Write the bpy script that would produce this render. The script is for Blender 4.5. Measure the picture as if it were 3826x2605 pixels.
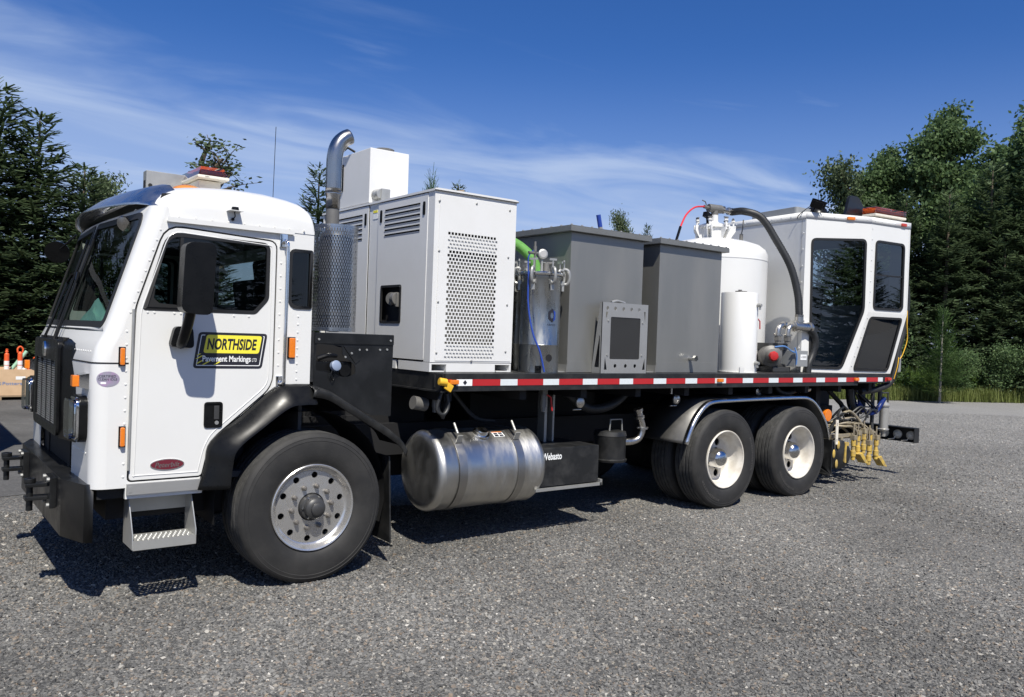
import bpy, bmesh, math, random
from mathutils import Vector, Matrix, Euler
from mathutils.geometry import delaunay_2d_cdt
rad = math.radians
S = bpy.context.scene
for o in list(bpy.data.objects): bpy.data.objects.remove(o)
COL = S.collection

# ------------------------------------------------------------------ camera
cam = bpy.data.cameras.new('camera'); camo = bpy.data.objects.new('camera', cam); COL.objects.link(camo)
yaw, pitch, roll = 0.6542, -0.0148, 0.0354
fw = Vector((math.sin(yaw)*math.cos(pitch), math.cos(yaw)*math.cos(pitch), math.sin(pitch)))
rt = Vector((math.cos(yaw), -math.sin(yaw), 0)); up = rt.cross(fw)
r2 = math.cos(roll)*rt + math.sin(roll)*up; u2 = -math.sin(roll)*rt + math.cos(roll)*up
m = Matrix((r2, u2, -fw)).transposed().to_4x4(); m.translation = (-2.4006, -5.4068, 1.7145)
camo.matrix_world = m
cam.sensor_width = 36; cam.lens = 36*3067.3/3826; cam.clip_start = .05; cam.clip_end = 3000
S.camera = camo

# ------------------------------------------------------------------ sky and sun
SUN_EL, SUN_AZ = 55, 21          # elevation; degrees the light swings from +y towards +x
sd = Vector((math.sin(rad(SUN_AZ))*math.cos(rad(SUN_EL)), math.cos(rad(SUN_AZ))*math.cos(rad(SUN_EL)), -math.sin(rad(SUN_EL))))
sl = bpy.data.lights.new('sun', 'SUN'); sl.energy = 5.0; sl.angle = rad(.55); sl.color = (1, .955, .865)
so = bpy.data.objects.new('sun', sl); COL.objects.link(so); so.location = (-10, -20, 30)
so.rotation_euler = sd.to_track_quat('-Z', 'Y').to_euler()
W = bpy.data.worlds.new('World'); S.world = W; W.use_nodes = True
wn = W.node_tree.nodes; wl = W.node_tree.links; wn.clear()
def N(t, **k):
    n = wn.new(t)
    for a, b in k.items(): setattr(n, a, b)
    return n
sky = N('ShaderNodeTexSky', sky_type='NISHITA', sun_disc=False, sun_elevation=rad(SUN_EL), altitude=300, air_density=1.0, dust_density=.25, ozone_density=4.0)
# the light comes from -sd; Nishita's rotation 0 puts the sun at +y, positive rotation turns it clockwise
sky.sun_rotation = math.atan2(-sd.x, -sd.y)
hs = N('ShaderNodeHueSaturation'); hs.inputs['Saturation'].default_value = 1.28
wl.new(sky.outputs[0], hs.inputs['Color'])
tint = N('ShaderNodeMixRGB', blend_type='MULTIPLY'); tint.inputs[0].default_value = 1; tint.inputs[2].default_value = (.66, .62, .82, 1); wl.new(hs.outputs[0], tint.inputs[1])
tc = N('ShaderNodeTexCoord'); sep = N('ShaderNodeSeparateXYZ'); wl.new(tc.outputs['Generated'], sep.inputs[0])
def math_(op, a, b=None, clamp=False):
    n = N('ShaderNodeMath', operation=op, use_clamp=clamp)
    for i, v in enumerate((a, b)):
        if v is None: continue
        if isinstance(v, (int, float)): n.inputs[i].default_value = v
        else: wl.new(v, n.inputs[i])
    return n.outputs[0]
# cirrus: streaks on a flat layer high above the ground
dz = math_('ADD', math_('MAXIMUM', sep.outputs['Z'], 0.0), .055)
cx = math_('DIVIDE', sep.outputs['X'], dz); cy = math_('DIVIDE', sep.outputs['Y'], dz)
cmb = N('ShaderNodeCombineXYZ'); wl.new(cx, cmb.inputs[0]); wl.new(cy, cmb.inputs[1])
mp = N('ShaderNodeMapping'); mp.inputs['Rotation'].default_value = (0, 0, rad(9)); mp.inputs['Scale'].default_value = (.42, 1.0, 1); mp.inputs['Location'].default_value = (3.1, 1.7, 0)
wl.new(cmb.outputs[0], mp.inputs[0])
n1 = N('ShaderNodeTexNoise'); n1.inputs['Scale'].default_value = 1.5; n1.inputs['Detail'].default_value = 7; n1.inputs['Roughness'].default_value = .52; n1.inputs['Distortion'].default_value = .9
wl.new(mp.outputs[0], n1.inputs['Vector'])
n2 = N('ShaderNodeTexNoise'); n2.inputs['Scale'].default_value = .23; n2.inputs['Detail'].default_value = 3
wl.new(cmb.outputs[0], n2.inputs['Vector'])
def ramp(src, lo, hi):
    r = N('ShaderNodeMapRange', interpolation_type='SMOOTHSTEP'); r.inputs['From Min'].default_value = lo; r.inputs['From Max'].default_value = hi
    wl.new(src, r.inputs['Value']); return r.outputs[0]
fib = ramp(n1.outputs[0], .36, .70)
# the cirrus sheet lies away from the zenith; its edge is ragged
rr_ = math_('SQRT', math_('ADD', math_('MULTIPLY', cx, cx), math_('MULTIPLY', cy, cy)))
q_ = math_('SUBTRACT', rr_, math_('MULTIPLY', cx, .45))
q_ = math_('ADD', q_, math_('MULTIPLY', math_('SUBTRACT', n1.outputs[0], .5), 2.2))
q_ = math_('ADD', q_, math_('MULTIPLY', math_('SUBTRACT', n2.outputs[0], .5), 1.0))
sheet = ramp(q_, 2.05, 3.15)
mask = math_('MULTIPLY', sheet, math_('ADD', math_('MULTIPLY', fib, .40), .48), True)
veil = math_('MULTIPLY', ramp(sep.outputs['Z'], .34, .04), .30)      # thin haze that whitens the sky towards the horizon
mask = math_('MAXIMUM', mask, veil)
mask = math_('ADD', mask, math_('MULTIPLY', veil, .35), True)
mix = N('ShaderNodeMixRGB'); mix.inputs['Color2'].default_value = (3.4, 4.3, 6.15, 1)
wl.new(mask, mix.inputs['Fac']); wl.new(tint.outputs[0], mix.inputs['Color1'])
bg = N('ShaderNodeBackground'); bg.inputs['Strength'].default_value = .105
wl.new(mix.outputs[0], bg.inputs['Color'])
wo = N('ShaderNodeOutputWorld'); wl.new(bg.outputs[0], wo.inputs[0])
vs = S.view_settings; vs.view_transform = 'Standard'; vs.look = 'None'; vs.exposure = .34; vs.gamma = 1; vs.use_curve_mapping = False
S.render.resolution_x, S.render.resolution_y = 1024, 697

# ------------------------------------------------------------------ materials
MAT = {}
def mat(name, col, rough=.5, metal=0., var=.0, vscale=3., bump=0., bscale=40., coat=0., spec=.5, rvar=0., col2=None, emit=None, streak=None):
    m = bpy.data.materials.new(name); m.use_nodes = True; nt = m.node_tree; nd = nt.nodes; L = nt.links
    p = nd['Principled BSDF']; p.inputs['Roughness'].default_value = rough; p.inputs['Metallic'].default_value = metal
    p.inputs['Specular IOR Level'].default_value = spec; p.inputs['Coat Weight'].default_value = coat; p.inputs['Coat Roughness'].default_value = .06
    c = tuple(col)+(1,); p.inputs['Base Color'].default_value = c
    t = nd.new('ShaderNodeTexCoord')
    vec = t.outputs['Object']
    if streak:
        mp = nd.new('ShaderNodeMapping'); mp.inputs['Scale'].default_value = streak; L.new(vec, mp.inputs[0]); vec = mp.outputs[0]
    if var or rvar:
        n = nd.new('ShaderNodeTexNoise'); n.inputs['Scale'].default_value = vscale; n.inputs['Detail'].default_value = 6; n.inputs['Roughness'].default_value = .62; L.new(vec, n.inputs['Vector'])
        mr = nd.new('ShaderNodeMapRange'); mr.inputs['From Min'].default_value = .42; mr.inputs['From Max'].default_value = .72; L.new(n.outputs[0], mr.inputs[0])
    if var:
        d = tuple(col2)+(1,) if col2 else tuple(x*.6 for x in col)+(1,)
        mx = nd.new('ShaderNodeMixRGB'); mx.inputs['Color1'].default_value = c; mx.inputs['Color2'].default_value = d
        mu = nd.new('ShaderNodeMath'); mu.operation = 'MULTIPLY'; mu.inputs[1].default_value = var; L.new(mr.outputs[0], mu.inputs[0]); L.new(mu.outputs[0], mx.inputs['Fac'])
        L.new(mx.outputs[0], p.inputs['Base Color'])
    if rvar:
        a = nd.new('ShaderNodeMath'); a.operation = 'MULTIPLY_ADD'; a.inputs[1].default_value = rvar; a.inputs[2].default_value = rough; L.new(mr.outputs[0], a.inputs[0]); L.new(a.outputs[0], p.inputs['Roughness'])
    if bump:
        n = nd.new('ShaderNodeTexNoise'); n.inputs['Scale'].default_value = bscale; n.inputs['Detail'].default_value = 5; L.new(vec, n.inputs['Vector'])
        b = nd.new('ShaderNodeBump'); b.inputs['Strength'].default_value = bump; b.inputs['Distance'].default_value = .01; L.new(n.outputs[0], b.inputs['Height']); L.new(b.outputs[0], p.inputs['Normal'])
    if emit:
        p.inputs['Emission Color'].default_value = tuple(emit[:3])+(1,); p.inputs['Emission Strength'].default_value = emit[3]
    MAT[name] = m; return m
def glass(name, tint, refl=1.0, rough=.0):
    m = bpy.data.materials.new(name); m.use_nodes = True; nt = m.node_tree; nd = nt.nodes; L = nt.links; nd.clear()
    tr = nd.new('ShaderNodeBsdfTransparent'); tr.inputs[0].default_value = tuple(tint)+(1,)
    gl = nd.new('ShaderNodeBsdfGlossy'); gl.inputs['Roughness'].default_value = rough
    fr = nd.new('ShaderNodeFresnel'); fr.inputs[0].default_value = 1.52
    mu = nd.new('ShaderNodeMath'); mu.operation = 'MULTIPLY'; mu.use_clamp = True; mu.inputs[1].default_value = refl; L.new(fr.outputs[0], mu.inputs[0])
    mx = nd.new('ShaderNodeMixShader'); L.new(mu.outputs[0], mx.inputs[0]); L.new(tr.outputs[0], mx.inputs[1]); L.new(gl.outputs[0], mx.inputs[2])
    o = nd.new('ShaderNodeOutputMaterial'); L.new(mx.outputs[0], o.inputs[0]); MAT[name] = m
mat('white', (.70, .70, .68), .32, coat=.35, var=.14, vscale=2.2, col2=(.56, .55, .52), rvar=.12)
mat('white_gen', (.70, .70, .685), .42, var=.2, vscale=3.5, col2=(.55, .54, .50), rvar=.1)
mat('white_wheel', (.66, .63, .57), .42, var=.7, vscale=7, col2=(.40, .35, .27))
mat('plate_steel', (.265, .265, .25), .40, metal=.6, var=.5, vscale=2.2, col2=(.36, .35, .325), rvar=.16, bump=.03, bscale=120, streak=(1, 1, .22))
mat('lid_steel', (.20, .205, .20), .5, metal=.4, var=.4, vscale=5, rvar=.1)
mat('bracket_alu', (.38, .38, .37), .42, metal=.5, var=.2, vscale=4)
mat('stainless', (.42, .43, .42), .22, metal=1., var=.4, vscale=14, rvar=.3, bump=.05, bscale=70, streak=(1, 1, .3))
mat('stainless_pipe', (.58, .56, .52), .26, metal=1., var=.3, vscale=12, rvar=.15)
mat('brushed_alu', (.60, .59, .56), .34, metal=1., var=.5, vscale=4.5, col2=(.42, .41, .38), rvar=.22, bump=.05, bscale=30, streak=(2.5, 1, .5))
mat('strap_alu', (.42, .41, .39), .36, metal=1., var=.4, vscale=6, rvar=.2)
mat('polished', (.74, .74, .73), .13, metal=1., var=.25, vscale=7, rvar=.22)
mat('chrome', (.80, .81, .82), .05, metal=1., rvar=.05)
mat('visor_chrome', (.74, .73, .70), .24, metal=1., rvar=.2, var=.3, vscale=6)
mat('stack_steel', (.42, .41, .39), .20, metal=1., rvar=.15, var=.3, vscale=8)
mat('guard_metal', (.085, .083, .078), .38, metal=.45, var=.6, vscale=5, col2=(.16, .155, .145), rvar=.2)
mat('orange_lens', (.70, .13, .03), .2, coat=.5, var=.35, vscale=20, col2=(.45, .05, .02))
mat('fin_metal', (.10, .10, .10), .4, metal=.5)
mat('tyre_letter', (.075, .072, .068), .8)
mat('guard_steel', (.50, .50, .49), .22, metal=1., var=.3, vscale=6, rvar=.2)
mat('galv', (.42, .42, .40), .45, metal=.6, var=.4, vscale=10)
mat('black_paint', (.008, .0085, .009), .28, var=.3, vscale=5, col2=(.03, .03, .029), rvar=.2)
mat('black_matte', (.005, .005, .006), .75)
mat('black_dusty', (.011, .0115, .012), .42, var=.5, vscale=7, col2=(.045, .044, .041), rvar=.25, bump=.05, bscale=80)
mat('black_plastic', (.006, .0063, .0068), .27, var=.25, vscale=9, col2=(.016, .016, .0155), rvar=.12, spec=.2)
mat('wheel_alu', (.62, .61, .59), .22, metal=.8, var=.3, vscale=7, col2=(.48, .47, .45), rvar=.2)
mat('gasket', (.014, .014, .014), .5)
mat('rubber', (.015, .0147, .0143), .70, var=.6, vscale=5, col2=(.042, .040, .037), bump=.15, bscale=160)
mat('tread', (.038, .038, .037), .9, var=.6, vscale=18, col2=(.09, .088, .083), bump=.5, bscale=110)
mat('hub_grey', (.06, .06, .06), .45, metal=.3, var=.4, vscale=20)
mat('nut', (.20, .185, .165), .5, metal=.6, var=.4, vscale=30)
mat('hose', (.016, .017, .018), .5, var=.3, vscale=20, col2=(.05, .05, .05))
mat('tape_red', (.42, .018, .022), .38, var=.25, vscale=30, col2=(.33, .02, .02))
mat('tape_white', (.66, .70, .72), .35, var=.2, vscale=40)
mat('amber', (.75, .20, .015), .22, var=.3, vscale=40, col2=(.45, .09, .01), coat=.5)
mat('amber_dome', (.62, .24, .04), .2, coat=.6, var=.3, vscale=12, col2=(.4, .13, .02))
mat('red_lens', (.50, .045, .02), .22, coat=.5, var=.3, vscale=30, col2=(.30, .02, .012))
mat('yellow', (.80, .46, .03), .5, var=.3, vscale=15)
mat('yellow_grimy', (.56, .38, .07), .6, var=.85, vscale=16, col2=(.20, .17, .12))
mat('satin_steel', (.50, .49, .46), .34, metal=.55, var=.4, vscale=14)
mat('grime', (.24, .21, .165), .6, metal=.2, var=.7, vscale=24, col2=(.46, .38, .20))
mat('red_paint', (.42, .02, .02), .4)
mat('maroon', (.13, .012, .025), .3, coat=.6)
mat('sign_dark', (.018, .018, .026), .4)
mat('sign_yellow', (.86, .76, .06), .4)
mat('print_white', (.82, .83, .82), .45)
mat('print_grey', (.34, .34, .34), .5)
mat('cast_grey', (.17, .165, .155), .5, metal=.3, var=.4, vscale=14)
mat('plastic_grey', (.25, .26, .265), .5, var=.2)
mat('blue_plastic', (.10, .22, .48), .35)
mat('cap_blue', (.22, .27, .37), .4)
mat('hub_chrome', (.62, .62, .61), .12, metal=1., rvar=.12, var=.2)
mat('step_alu', (.44, .44, .42), .38, metal=.5, var=.35, vscale=14, col2=(.36, .36, .34))
mat('blue_tube', (.02, .055, .30), .35)
mat('green_hose', (.14, .36, .08), .4, var=.2, vscale=20)
mat('red_tube', (.62, .04, .05), .3)
mat('cloth', (.30, .56, .50), .9, var=.4, vscale=10, col2=(.30, .50, .46), bump=.2, bscale=60)
mat('hivis', (.40, .72, .06), .8)
mat('seat', (.018, .019, .022), .8, bump=.1, bscale=200)
mat('interior', (.05, .052, .056), .7)
mat('holo', (.42, .40, .48), .3, metal=.4, var=.8, vscale=22, col2=(.58, .30, .58))
mat('cream', (.72, .68, .58), .5)
mat('orange', (.80, .12, .03), .5, var=.2, vscale=6)
mat('cardboard', (.60, .42, .26), .8, var=.35, vscale=4, col2=(.38, .24, .13))
mat('pallet', (.30, .22, .14), .85, var=.4, vscale=8)
mat('pipe_green', (.28, .50, .36), .6)
mat('bark', (.11, .085, .06), .9, var=.6, vscale=8, bump=.5, bscale=20)
mat('bark_pale', (.34, .31, .26), .85, var=.6, vscale=10, col2=(.10, .09, .08))
glass('glass_dark', (.26, .32, .30), 1.2)
glass('glass_ws', (.62, .72, .68), .55)
glass('glass_cab', (.42, .48, .47), 2.1)
glass('lens_clear', (.92, .94, .94), 1.6, .02)

# ------------------------------------------------------------------ geometry helpers
def catmull(pts, n=6):
    P = [Vector(p) for p in pts]
    if len(P) < 3: return P
    P = [2*P[0]-P[1]]+P+[2*P[-1]-P[-2]]; out = []
    for i in range(1, len(P)-2):
        for k in range(n):
            t = k/n; a, b, c, d = P[i-1:i+3]
            out.append(.5*((2*b)+(c-a)*t+(2*a-5*b+4*c-d)*t*t+(3*b-a-3*c+d)*t**3))
    out.append(P[-2]); return out
def rrect(u0, u1, v0, v1, r, n=4):
    if not isinstance(r, (tuple, list)): r = (r,)*4
    out = []
    for (cu, cv, a0), rr in zip(((u0, v0, 180), (u1, v0, 270), (u1, v1, 0), (u0, v1, 90)), r):
        su = 1 if cu == u0 else -1; sv = 1 if cv == v0 else -1
        for k in range(n+1):
            a = rad(a0+90*k/n); out.append((cu+su*rr+rr*math.cos(a), cv+sv*rr+rr*math.sin(a)))
    return out
def roundpoly(pts, r, n=4):
    out = []; k = len(pts)
    for i, p in enumerate(pts):
        ri = r[i] if isinstance(r, (list, tuple)) else r
        p = Vector(p[:2]); a = Vector(pts[i-1][:2])-p; b = Vector(pts[(i+1) % k][:2])-p
        d = min(ri, a.length*.45, b.length*.45)
        if d < 1e-4: out.append(tuple(p)); continue
        A = p+a.normalized()*d; Bq = p+b.normalized()*d
        for j in range(n+1):
            t = j/n; q = A*(1-t)**2+p*2*t*(1-t)+Bq*t*t; out.append(tuple(q))
    return out
def circle(cu, cv, r, n=16, ph=0): return [(cu+r*math.cos(2*math.pi*i/n+ph), cv+r*math.sin(2*math.pi*i/n+ph)) for i in range(n)]
def inset(poly, d):
    # shrink a counter-clockwise loop
    out = []; k = len(poly)
    for i in range(k):
        a = Vector(poly[i-1]); p = Vector(poly[i]); b = Vector(poly[(i+1) % k])
        e1 = (p-a); e2 = (b-p)
        if e1.length < 1e-7: e1 = e2
        if e2.length < 1e-7: e2 = e1
        n1_ = Vector((-e1.y, e1.x)).normalized(); n2_ = Vector((-e2.y, e2.x)).normalized(); nn = n1_+n2_
        if nn.length < 1e-6: nn = n1_
        nn.normalize(); c = max(.35, nn.dot(n1_)); out.append(tuple(p+nn*d/c))
    return out
XZ = lambda y: (lambda u, v, w: (u, y+w, v))      # plate seen from -y, thickness towards +y
YZ = lambda x: (lambda u, v, w: (x+w, u, v))
XY = lambda z: (lambda u, v, w: (u, v, z-w))
class B:
    def __init__(s): s.v = []; s.f = []
    def add(s, vs, fs):
        o = len(s.v); s.v += [tuple(p) for p in vs]; s.f += [tuple(i+o for i in f) for f in fs]; return s
    def box(s, x0, x1, y0, y1, z0, z1):
        return s.add([(x, y, z) for x in (x0, x1) for y in (y0, y1) for z in (z0, z1)], [(0, 1, 3, 2), (4, 6, 7, 5), (0, 4, 5, 1), (2, 3, 7, 6), (0, 2, 6, 4), (1, 5, 7, 3)])
    def obox(s, c, sz, rot=(0, 0, 0)):
        R = Euler([rad(a) for a in rot]).to_matrix(); hx, hy, hz = [q/2 for q in sz]; c = Vector(c)
        return s.add([c+R @ Vector((x, y, z)) for x in (-hx, hx) for y in (-hy, hy) for z in (-hz, hz)], [(0, 1, 3, 2), (4, 6, 7, 5), (0, 4, 5, 1), (2, 3, 7, 6), (0, 2, 6, 4), (1, 5, 7, 3)])
    def cyl(s, p0, p1, r0, r1=None, n=16, cap=True):
        r1 = r0 if r1 is None else r1
        p0 = Vector(p0); p1 = Vector(p1); d = (p1-p0).normalized(); a = d.orthogonal().normalized(); b = d.cross(a)
        vs = []
        for p, r in ((p0, r0), (p1, r1)):
            vs += [p+(a*math.cos(2*math.pi*i/n)+b*math.sin(2*math.pi*i/n))*r for i in range(n)]
        fs = [(i, (i+1) % n, n+(i+1) % n, n+i) for i in range(n)]
        if cap: fs += [tuple(range(n-1, -1, -1)), tuple(range(n, 2*n))]
        return s.add(vs, fs)
    def tube(s, pts, r, n=8, cap=True, smooth=0):
        P = catmull(pts, smooth) if smooth else [Vector(p) for p in pts]
        rr = r if isinstance(r, (list, tuple)) else None
        vs = []; a = None
        for i, p in enumerate(P):
            d = (P[min(i+1, len(P)-1)]-P[max(i-1, 0)]).normalized()
            if a is None: a = d.orthogonal().normalized()
            else:
                a = (a-d*a.dot(d)); a = a.normalized() if a.length > 1e-6 else d.orthogonal().normalized()
            b = d.cross(a); ri = (rr[0]+(rr[1]-rr[0])*i/(len(P)-1)) if rr else r
            vs += [p+(a*math.cos(2*math.pi*k/n)+b*math.sin(2*math.pi*k/n))*ri for k in range(n)]
        fs = [(i*n+k, i*n+(k+1) % n, (i+1)*n+(k+1) % n, (i+1)*n+k) for i in range(len(P)-1) for k in range(n)]
        if cap: fs += [tuple(range(n-1, -1, -1)), tuple(range((len(P)-1)*n, len(P)*n))]
        return s.add(vs, fs)
    def lathe(s, prof, o, axis=(0, 0, 1), n=32, capends=True):
        o = Vector(o); d = Vector(axis).normalized(); a = d.orthogonal().normalized(); b = d.cross(a)
        vs = []
        for r, h in prof: vs += [o+d*h+(a*math.cos(2*math.pi*k/n)+b*math.sin(2*math.pi*k/n))*max(r, 1e-5) for k in range(n)]
        m_ = len(prof); fs = [(i*n+k, i*n+(k+1) % n, (i+1)*n+(k+1) % n, (i+1)*n+k) for i in range(m_-1) for k in range(n)]
        if capends: fs += [tuple(range(n-1, -1, -1)), tuple(range((m_-1)*n, m_*n))]
        return s.add(vs, fs)
    def plate(s, outer, holes=(), f=None, t=.003, extra=()):
        pts = []; edges = []; loops = []
        for lp in [outer]+list(holes):
            o = len(pts); k = len(lp)
            if sum(lp[i-1][0]*lp[i][1]-lp[i][0]*lp[i-1][1] for i in range(k)) < 0: lp = list(reversed(lp))
            pts += [Vector(p[:2]) for p in lp]; loops.append((o, k))
        pts += [Vector(p) for p in extra]
        V, E_, F, ov, oe, of = delaunay_2d_cdt(pts, [], [list(range(o, o+k)) for o, k in loops], 0, 1e-6)
        F = [t_ for t_, q in zip(F, of) if list(q) == [0]]
        vs = [f(p.x, p.y, 0) for p in V]; nv = len(V)
        fs = [tuple(t_) for t_ in F]
        if t:
            vs += [f(p.x, p.y, t) for p in V]; fs += [tuple(i+nv for i in reversed(t_)) for t_ in F]
            mp_ = {}
            for i, l in enumerate(ov):
                for q in l: mp_[q] = i
            for o, k in loops:
                for i in range(k):
                    a = mp_.get(o+i); b = mp_.get(o+(i+1) % k)
                    if a is not None and b is not None and a != b: fs.append((a, b, b+nv, a+nv))
        return s.add(vs, fs)
    def loft(s, rows, closed=False):
        n = len(rows[0]); vs = [p for r in rows for p in r]
        fs = [(i*n+k, i*n+(k+1) % n, (i+1)*n+(k+1) % n, (i+1)*n+k) for i in range(len(rows)-1) for k in range(n if closed else n-1)]
        return s.add(vs, fs)
    def sphere(s, c, r, n=12, m_=8, sc=(1, 1, 1)):
        c = Vector(c); vs = []; fs = []
        for i in range(m_+1):
            th = math.pi*i/m_
            for k in range(n):
                ph = 2*math.pi*k/n; vs.append(c+Vector((r*sc[0]*math.sin(th)*math.cos(ph), r*sc[1]*math.sin(th)*math.sin(ph), r*sc[2]*math.cos(th))))
        fs = [(i*n+k, i*n+(k+1) % n, (i+1)*n+(k+1) % n, (i+1)*n+k) for i in range(m_) for k in range(n)]
        return s.add(vs, fs)
    def build(s, name, material, parent=None, bevel=0, seg=2, sharp=38, solid=0, recalc=True):
        o0 = ORG.get(parent.name, Vector()) if parent else Vector()
        me = bpy.data.meshes.new(name); me.from_pydata([tuple(Vector(p)-o0) for p in s.v], [], s.f)
        bm = bmesh.new(); bm.from_mesh(me); bmesh.ops.remove_doubles(bm, verts=bm.verts, dist=2e-5)
        bmesh.ops.dissolve_degenerate(bm, edges=bm.edges, dist=1e-6)
        if recalc: bmesh.ops.recalc_face_normals(bm, faces=bm.faces)
        if bevel:
            ed = [e for e in bm.edges if len(e.link_faces) == 2 and e.calc_face_angle(0) > rad(30)]
            bmesh.ops.bevel(bm, geom=ed, offset=bevel, segments=seg, affect='EDGES', clamp_overlap=True, profile=.5)
        bm.to_mesh(me); bm.free()
        me.polygons.foreach_set('use_smooth', [True]*len(me.polygons)); me.set_sharp_from_angle(angle=rad(sharp))
        me.materials.append(MAT[material]); o = bpy.data.objects.new(name, me); COL.objects.link(o)
        if parent: o.parent = parent; ORG[o.name] = o0
        else: ORG[o.name] = Vector()
        if bevel: o.modifiers.new('wn', 'WEIGHTED_NORMAL').keep_sharp = True
        if solid:
            md = o.modifiers.new('solid', 'SOLIDIFY'); md.thickness = solid; md.offset = 0
        return o
ORG = {}
def thing(name, loc, label=None, cat=None, group=None):
    o = bpy.data.objects.new(name, None); COL.objects.link(o); o.location = loc; o.empty_display_size = .2; ORG[o.name] = Vector(loc)
    tag(o, label, cat, group); return o
def tag(o, label=None, cat=None, group=None, kind=None):
    if label: o['label'] = label
    if cat: o['category'] = cat
    if group: o['group'] = group
    if kind: o['kind'] = kind
    return o
def copies(src, places, parent):
    # copies of one small mesh part (built at the world origin) at world places
    o0 = ORG.get(parent.name, Vector()); out = []
    for i, p in enumerate(places):
        c = src if i == 0 else src.copy()
        if i: COL.objects.link(c)
        c.parent = parent; c.location = Vector(p)-o0; ORG[c.name] = o0; out.append(c)
    return out
def text(name, body, material, parent, f, size, width=None, shear=0, depth=.0015, bold=0, space=1.0):
    # lettering as thin mesh; f maps (u, v, w) to the world; u runs left to right
    cu = bpy.data.curves.new(name, 'FONT'); cu.body = body; cu.size = size; cu.shear = shear; cu.resolution_u = 3; cu.offset = bold; cu.space_character = space
    to = bpy.data.objects.new(name, cu); COL.objects.link(to)
    dg = bpy.context.evaluated_depsgraph_get(); me = bpy.data.meshes.new_from_object(to.evaluated_get(dg))
    bpy.data.objects.remove(to)
    xs = [v.co.x for v in me.vertices]; x0, x1 = min(xs), max(xs); k = (width/(x1-x0)) if width else 1
    b = B(); b.add([f((v.co.x-x0)*k, v.co.y, 0) for v in me.vertices], [tuple(p.vertices) for p in me.polygons])
    bpy.data.meshes.remove(me)
    o = b.build(name, material, parent); return o
# ------------------------------------------------------------------ the truck
YC = .06; YF = 2.50; YM = 1.28           # near and far side of the cab, centre line
T = thing('road_marking_truck', (2.5, YM, 0), 'white cab-over road marking truck with a long black flatbed and tandem rear wheels', 'truck')
def gz(x): return -.05+.011*min(max(x, -2.5), 5.5)

# --- cab shell
def xf(z):
    K = ((.5, -1.30), (1.46, -1.30), (1.56, -1.278), (1.655, -1.232), (2.46, -.985), (2.6, -.94))
    for (a, b), (c, d) in zip(K, K[1:]):
        if z <= c: return b+(d-b)*(z-a)/(c-a)
    return K[-1][1]
def bow(z): return .015+.055*min(1, max(0, (z-1.2)/.45))
RC = .09
def front(y, z):
    t = (y-YM)/(YM-YC-RC); return xf(z)-RC-bow(z)*(1-t*t)
door_out = roundpoly([(-1.172, .735), (-.735, .735), (-.70, .90), (-.66, .985), (-.275, 1.315), (-.275, 2.30), (-.99, 2.335), (-1.155, 1.80)], [.02, .02, .08, .08, .08, .05, .10, .05], 4)
hole = inset(door_out, -.012)
side_pts = [(-1.30, .69), (-1.19, .69), (-1.19, .62), (-.725, .62), (-.70, .745), (-.665, .945), (-.25, 1.305), (0, 1.315), (0, 2.385), (-.965, 2.385), (-.985, 2.46), (-1.232, 1.655), (-1.278, 1.56), (-1.30, 1.46)]
qw = rrect(-.17, -.012, 1.86, 2.26, (.055, .01, .01, .035))
b = B()
b.plate(side_pts, [hole, qw], XZ(YC), .03)
b.plate(side_pts, [hole, qw], lambda u, v, w: (u, YF-w, v), .03)
zs = [.69, 1.0, 1.3, 1.45, 1.50, 1.56, 1.60, 1.655, 1.8, 2.0, 2.2, 2.4, 2.46]
for sgn, y0 in ((1, YC), (-1, YF)):
    b.loft([[(xf(z)-RC*math.sin(rad(a)), y0+sgn*RC*(1-math.cos(rad(a))), z) for a in range(0, 91, 15)] for z in zs])
ys = [YC+RC+(YF-YC-2*RC)*i/16 for i in range(17)]
b.loft([[(front(y, z), y, z) for y in ys] for z in [.92, 1.1, 1.3, 1.45, 1.5, 1.56, 1.60, 1.655]])
for y0, y1 in ((YC+RC, .62), (1.94, YF-RC)):
    yy = [y0+(y1-y0)*i/4 for i in range(5)]; b.loft([[(front(y, z), y, z) for y in yy] for z in (.69, .8, .92)])
# windshield surround
wsN = rrect(YC+RC+.03, YM-.03, 1.685, 2.42, (.06, .04, .05, .08)); wsF = [(2*YM-u, v) for u, v in reversed(wsN)]
gridp = [(ys[i], z) for i in range(1, 16) for z in (1.67, 2.44)]
b.plate(rrect(YC+RC, YF-RC, 1.655, 2.46, .001, 1), [wsN, wsF], lambda u, v, w: (front(u, v)+w, u, v), .02, [p for p in gridp if abs(p[0]-YM) < 1.1])
b.box(-.03, -.002, YC+.03, YF-.03, 1.2, 1.90); b.box(-.03, -.002, YC+.03, .5, 1.9, 2.38); b.box(-.03, -.002, 2.1, YF-.03, 1.9, 2.38); b.box(-.03, -.002, .5, 2.1, 2.25, 2.38)
cab = b.build('cab_shell', 'white', T, sharp=30, recalc=True)
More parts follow.
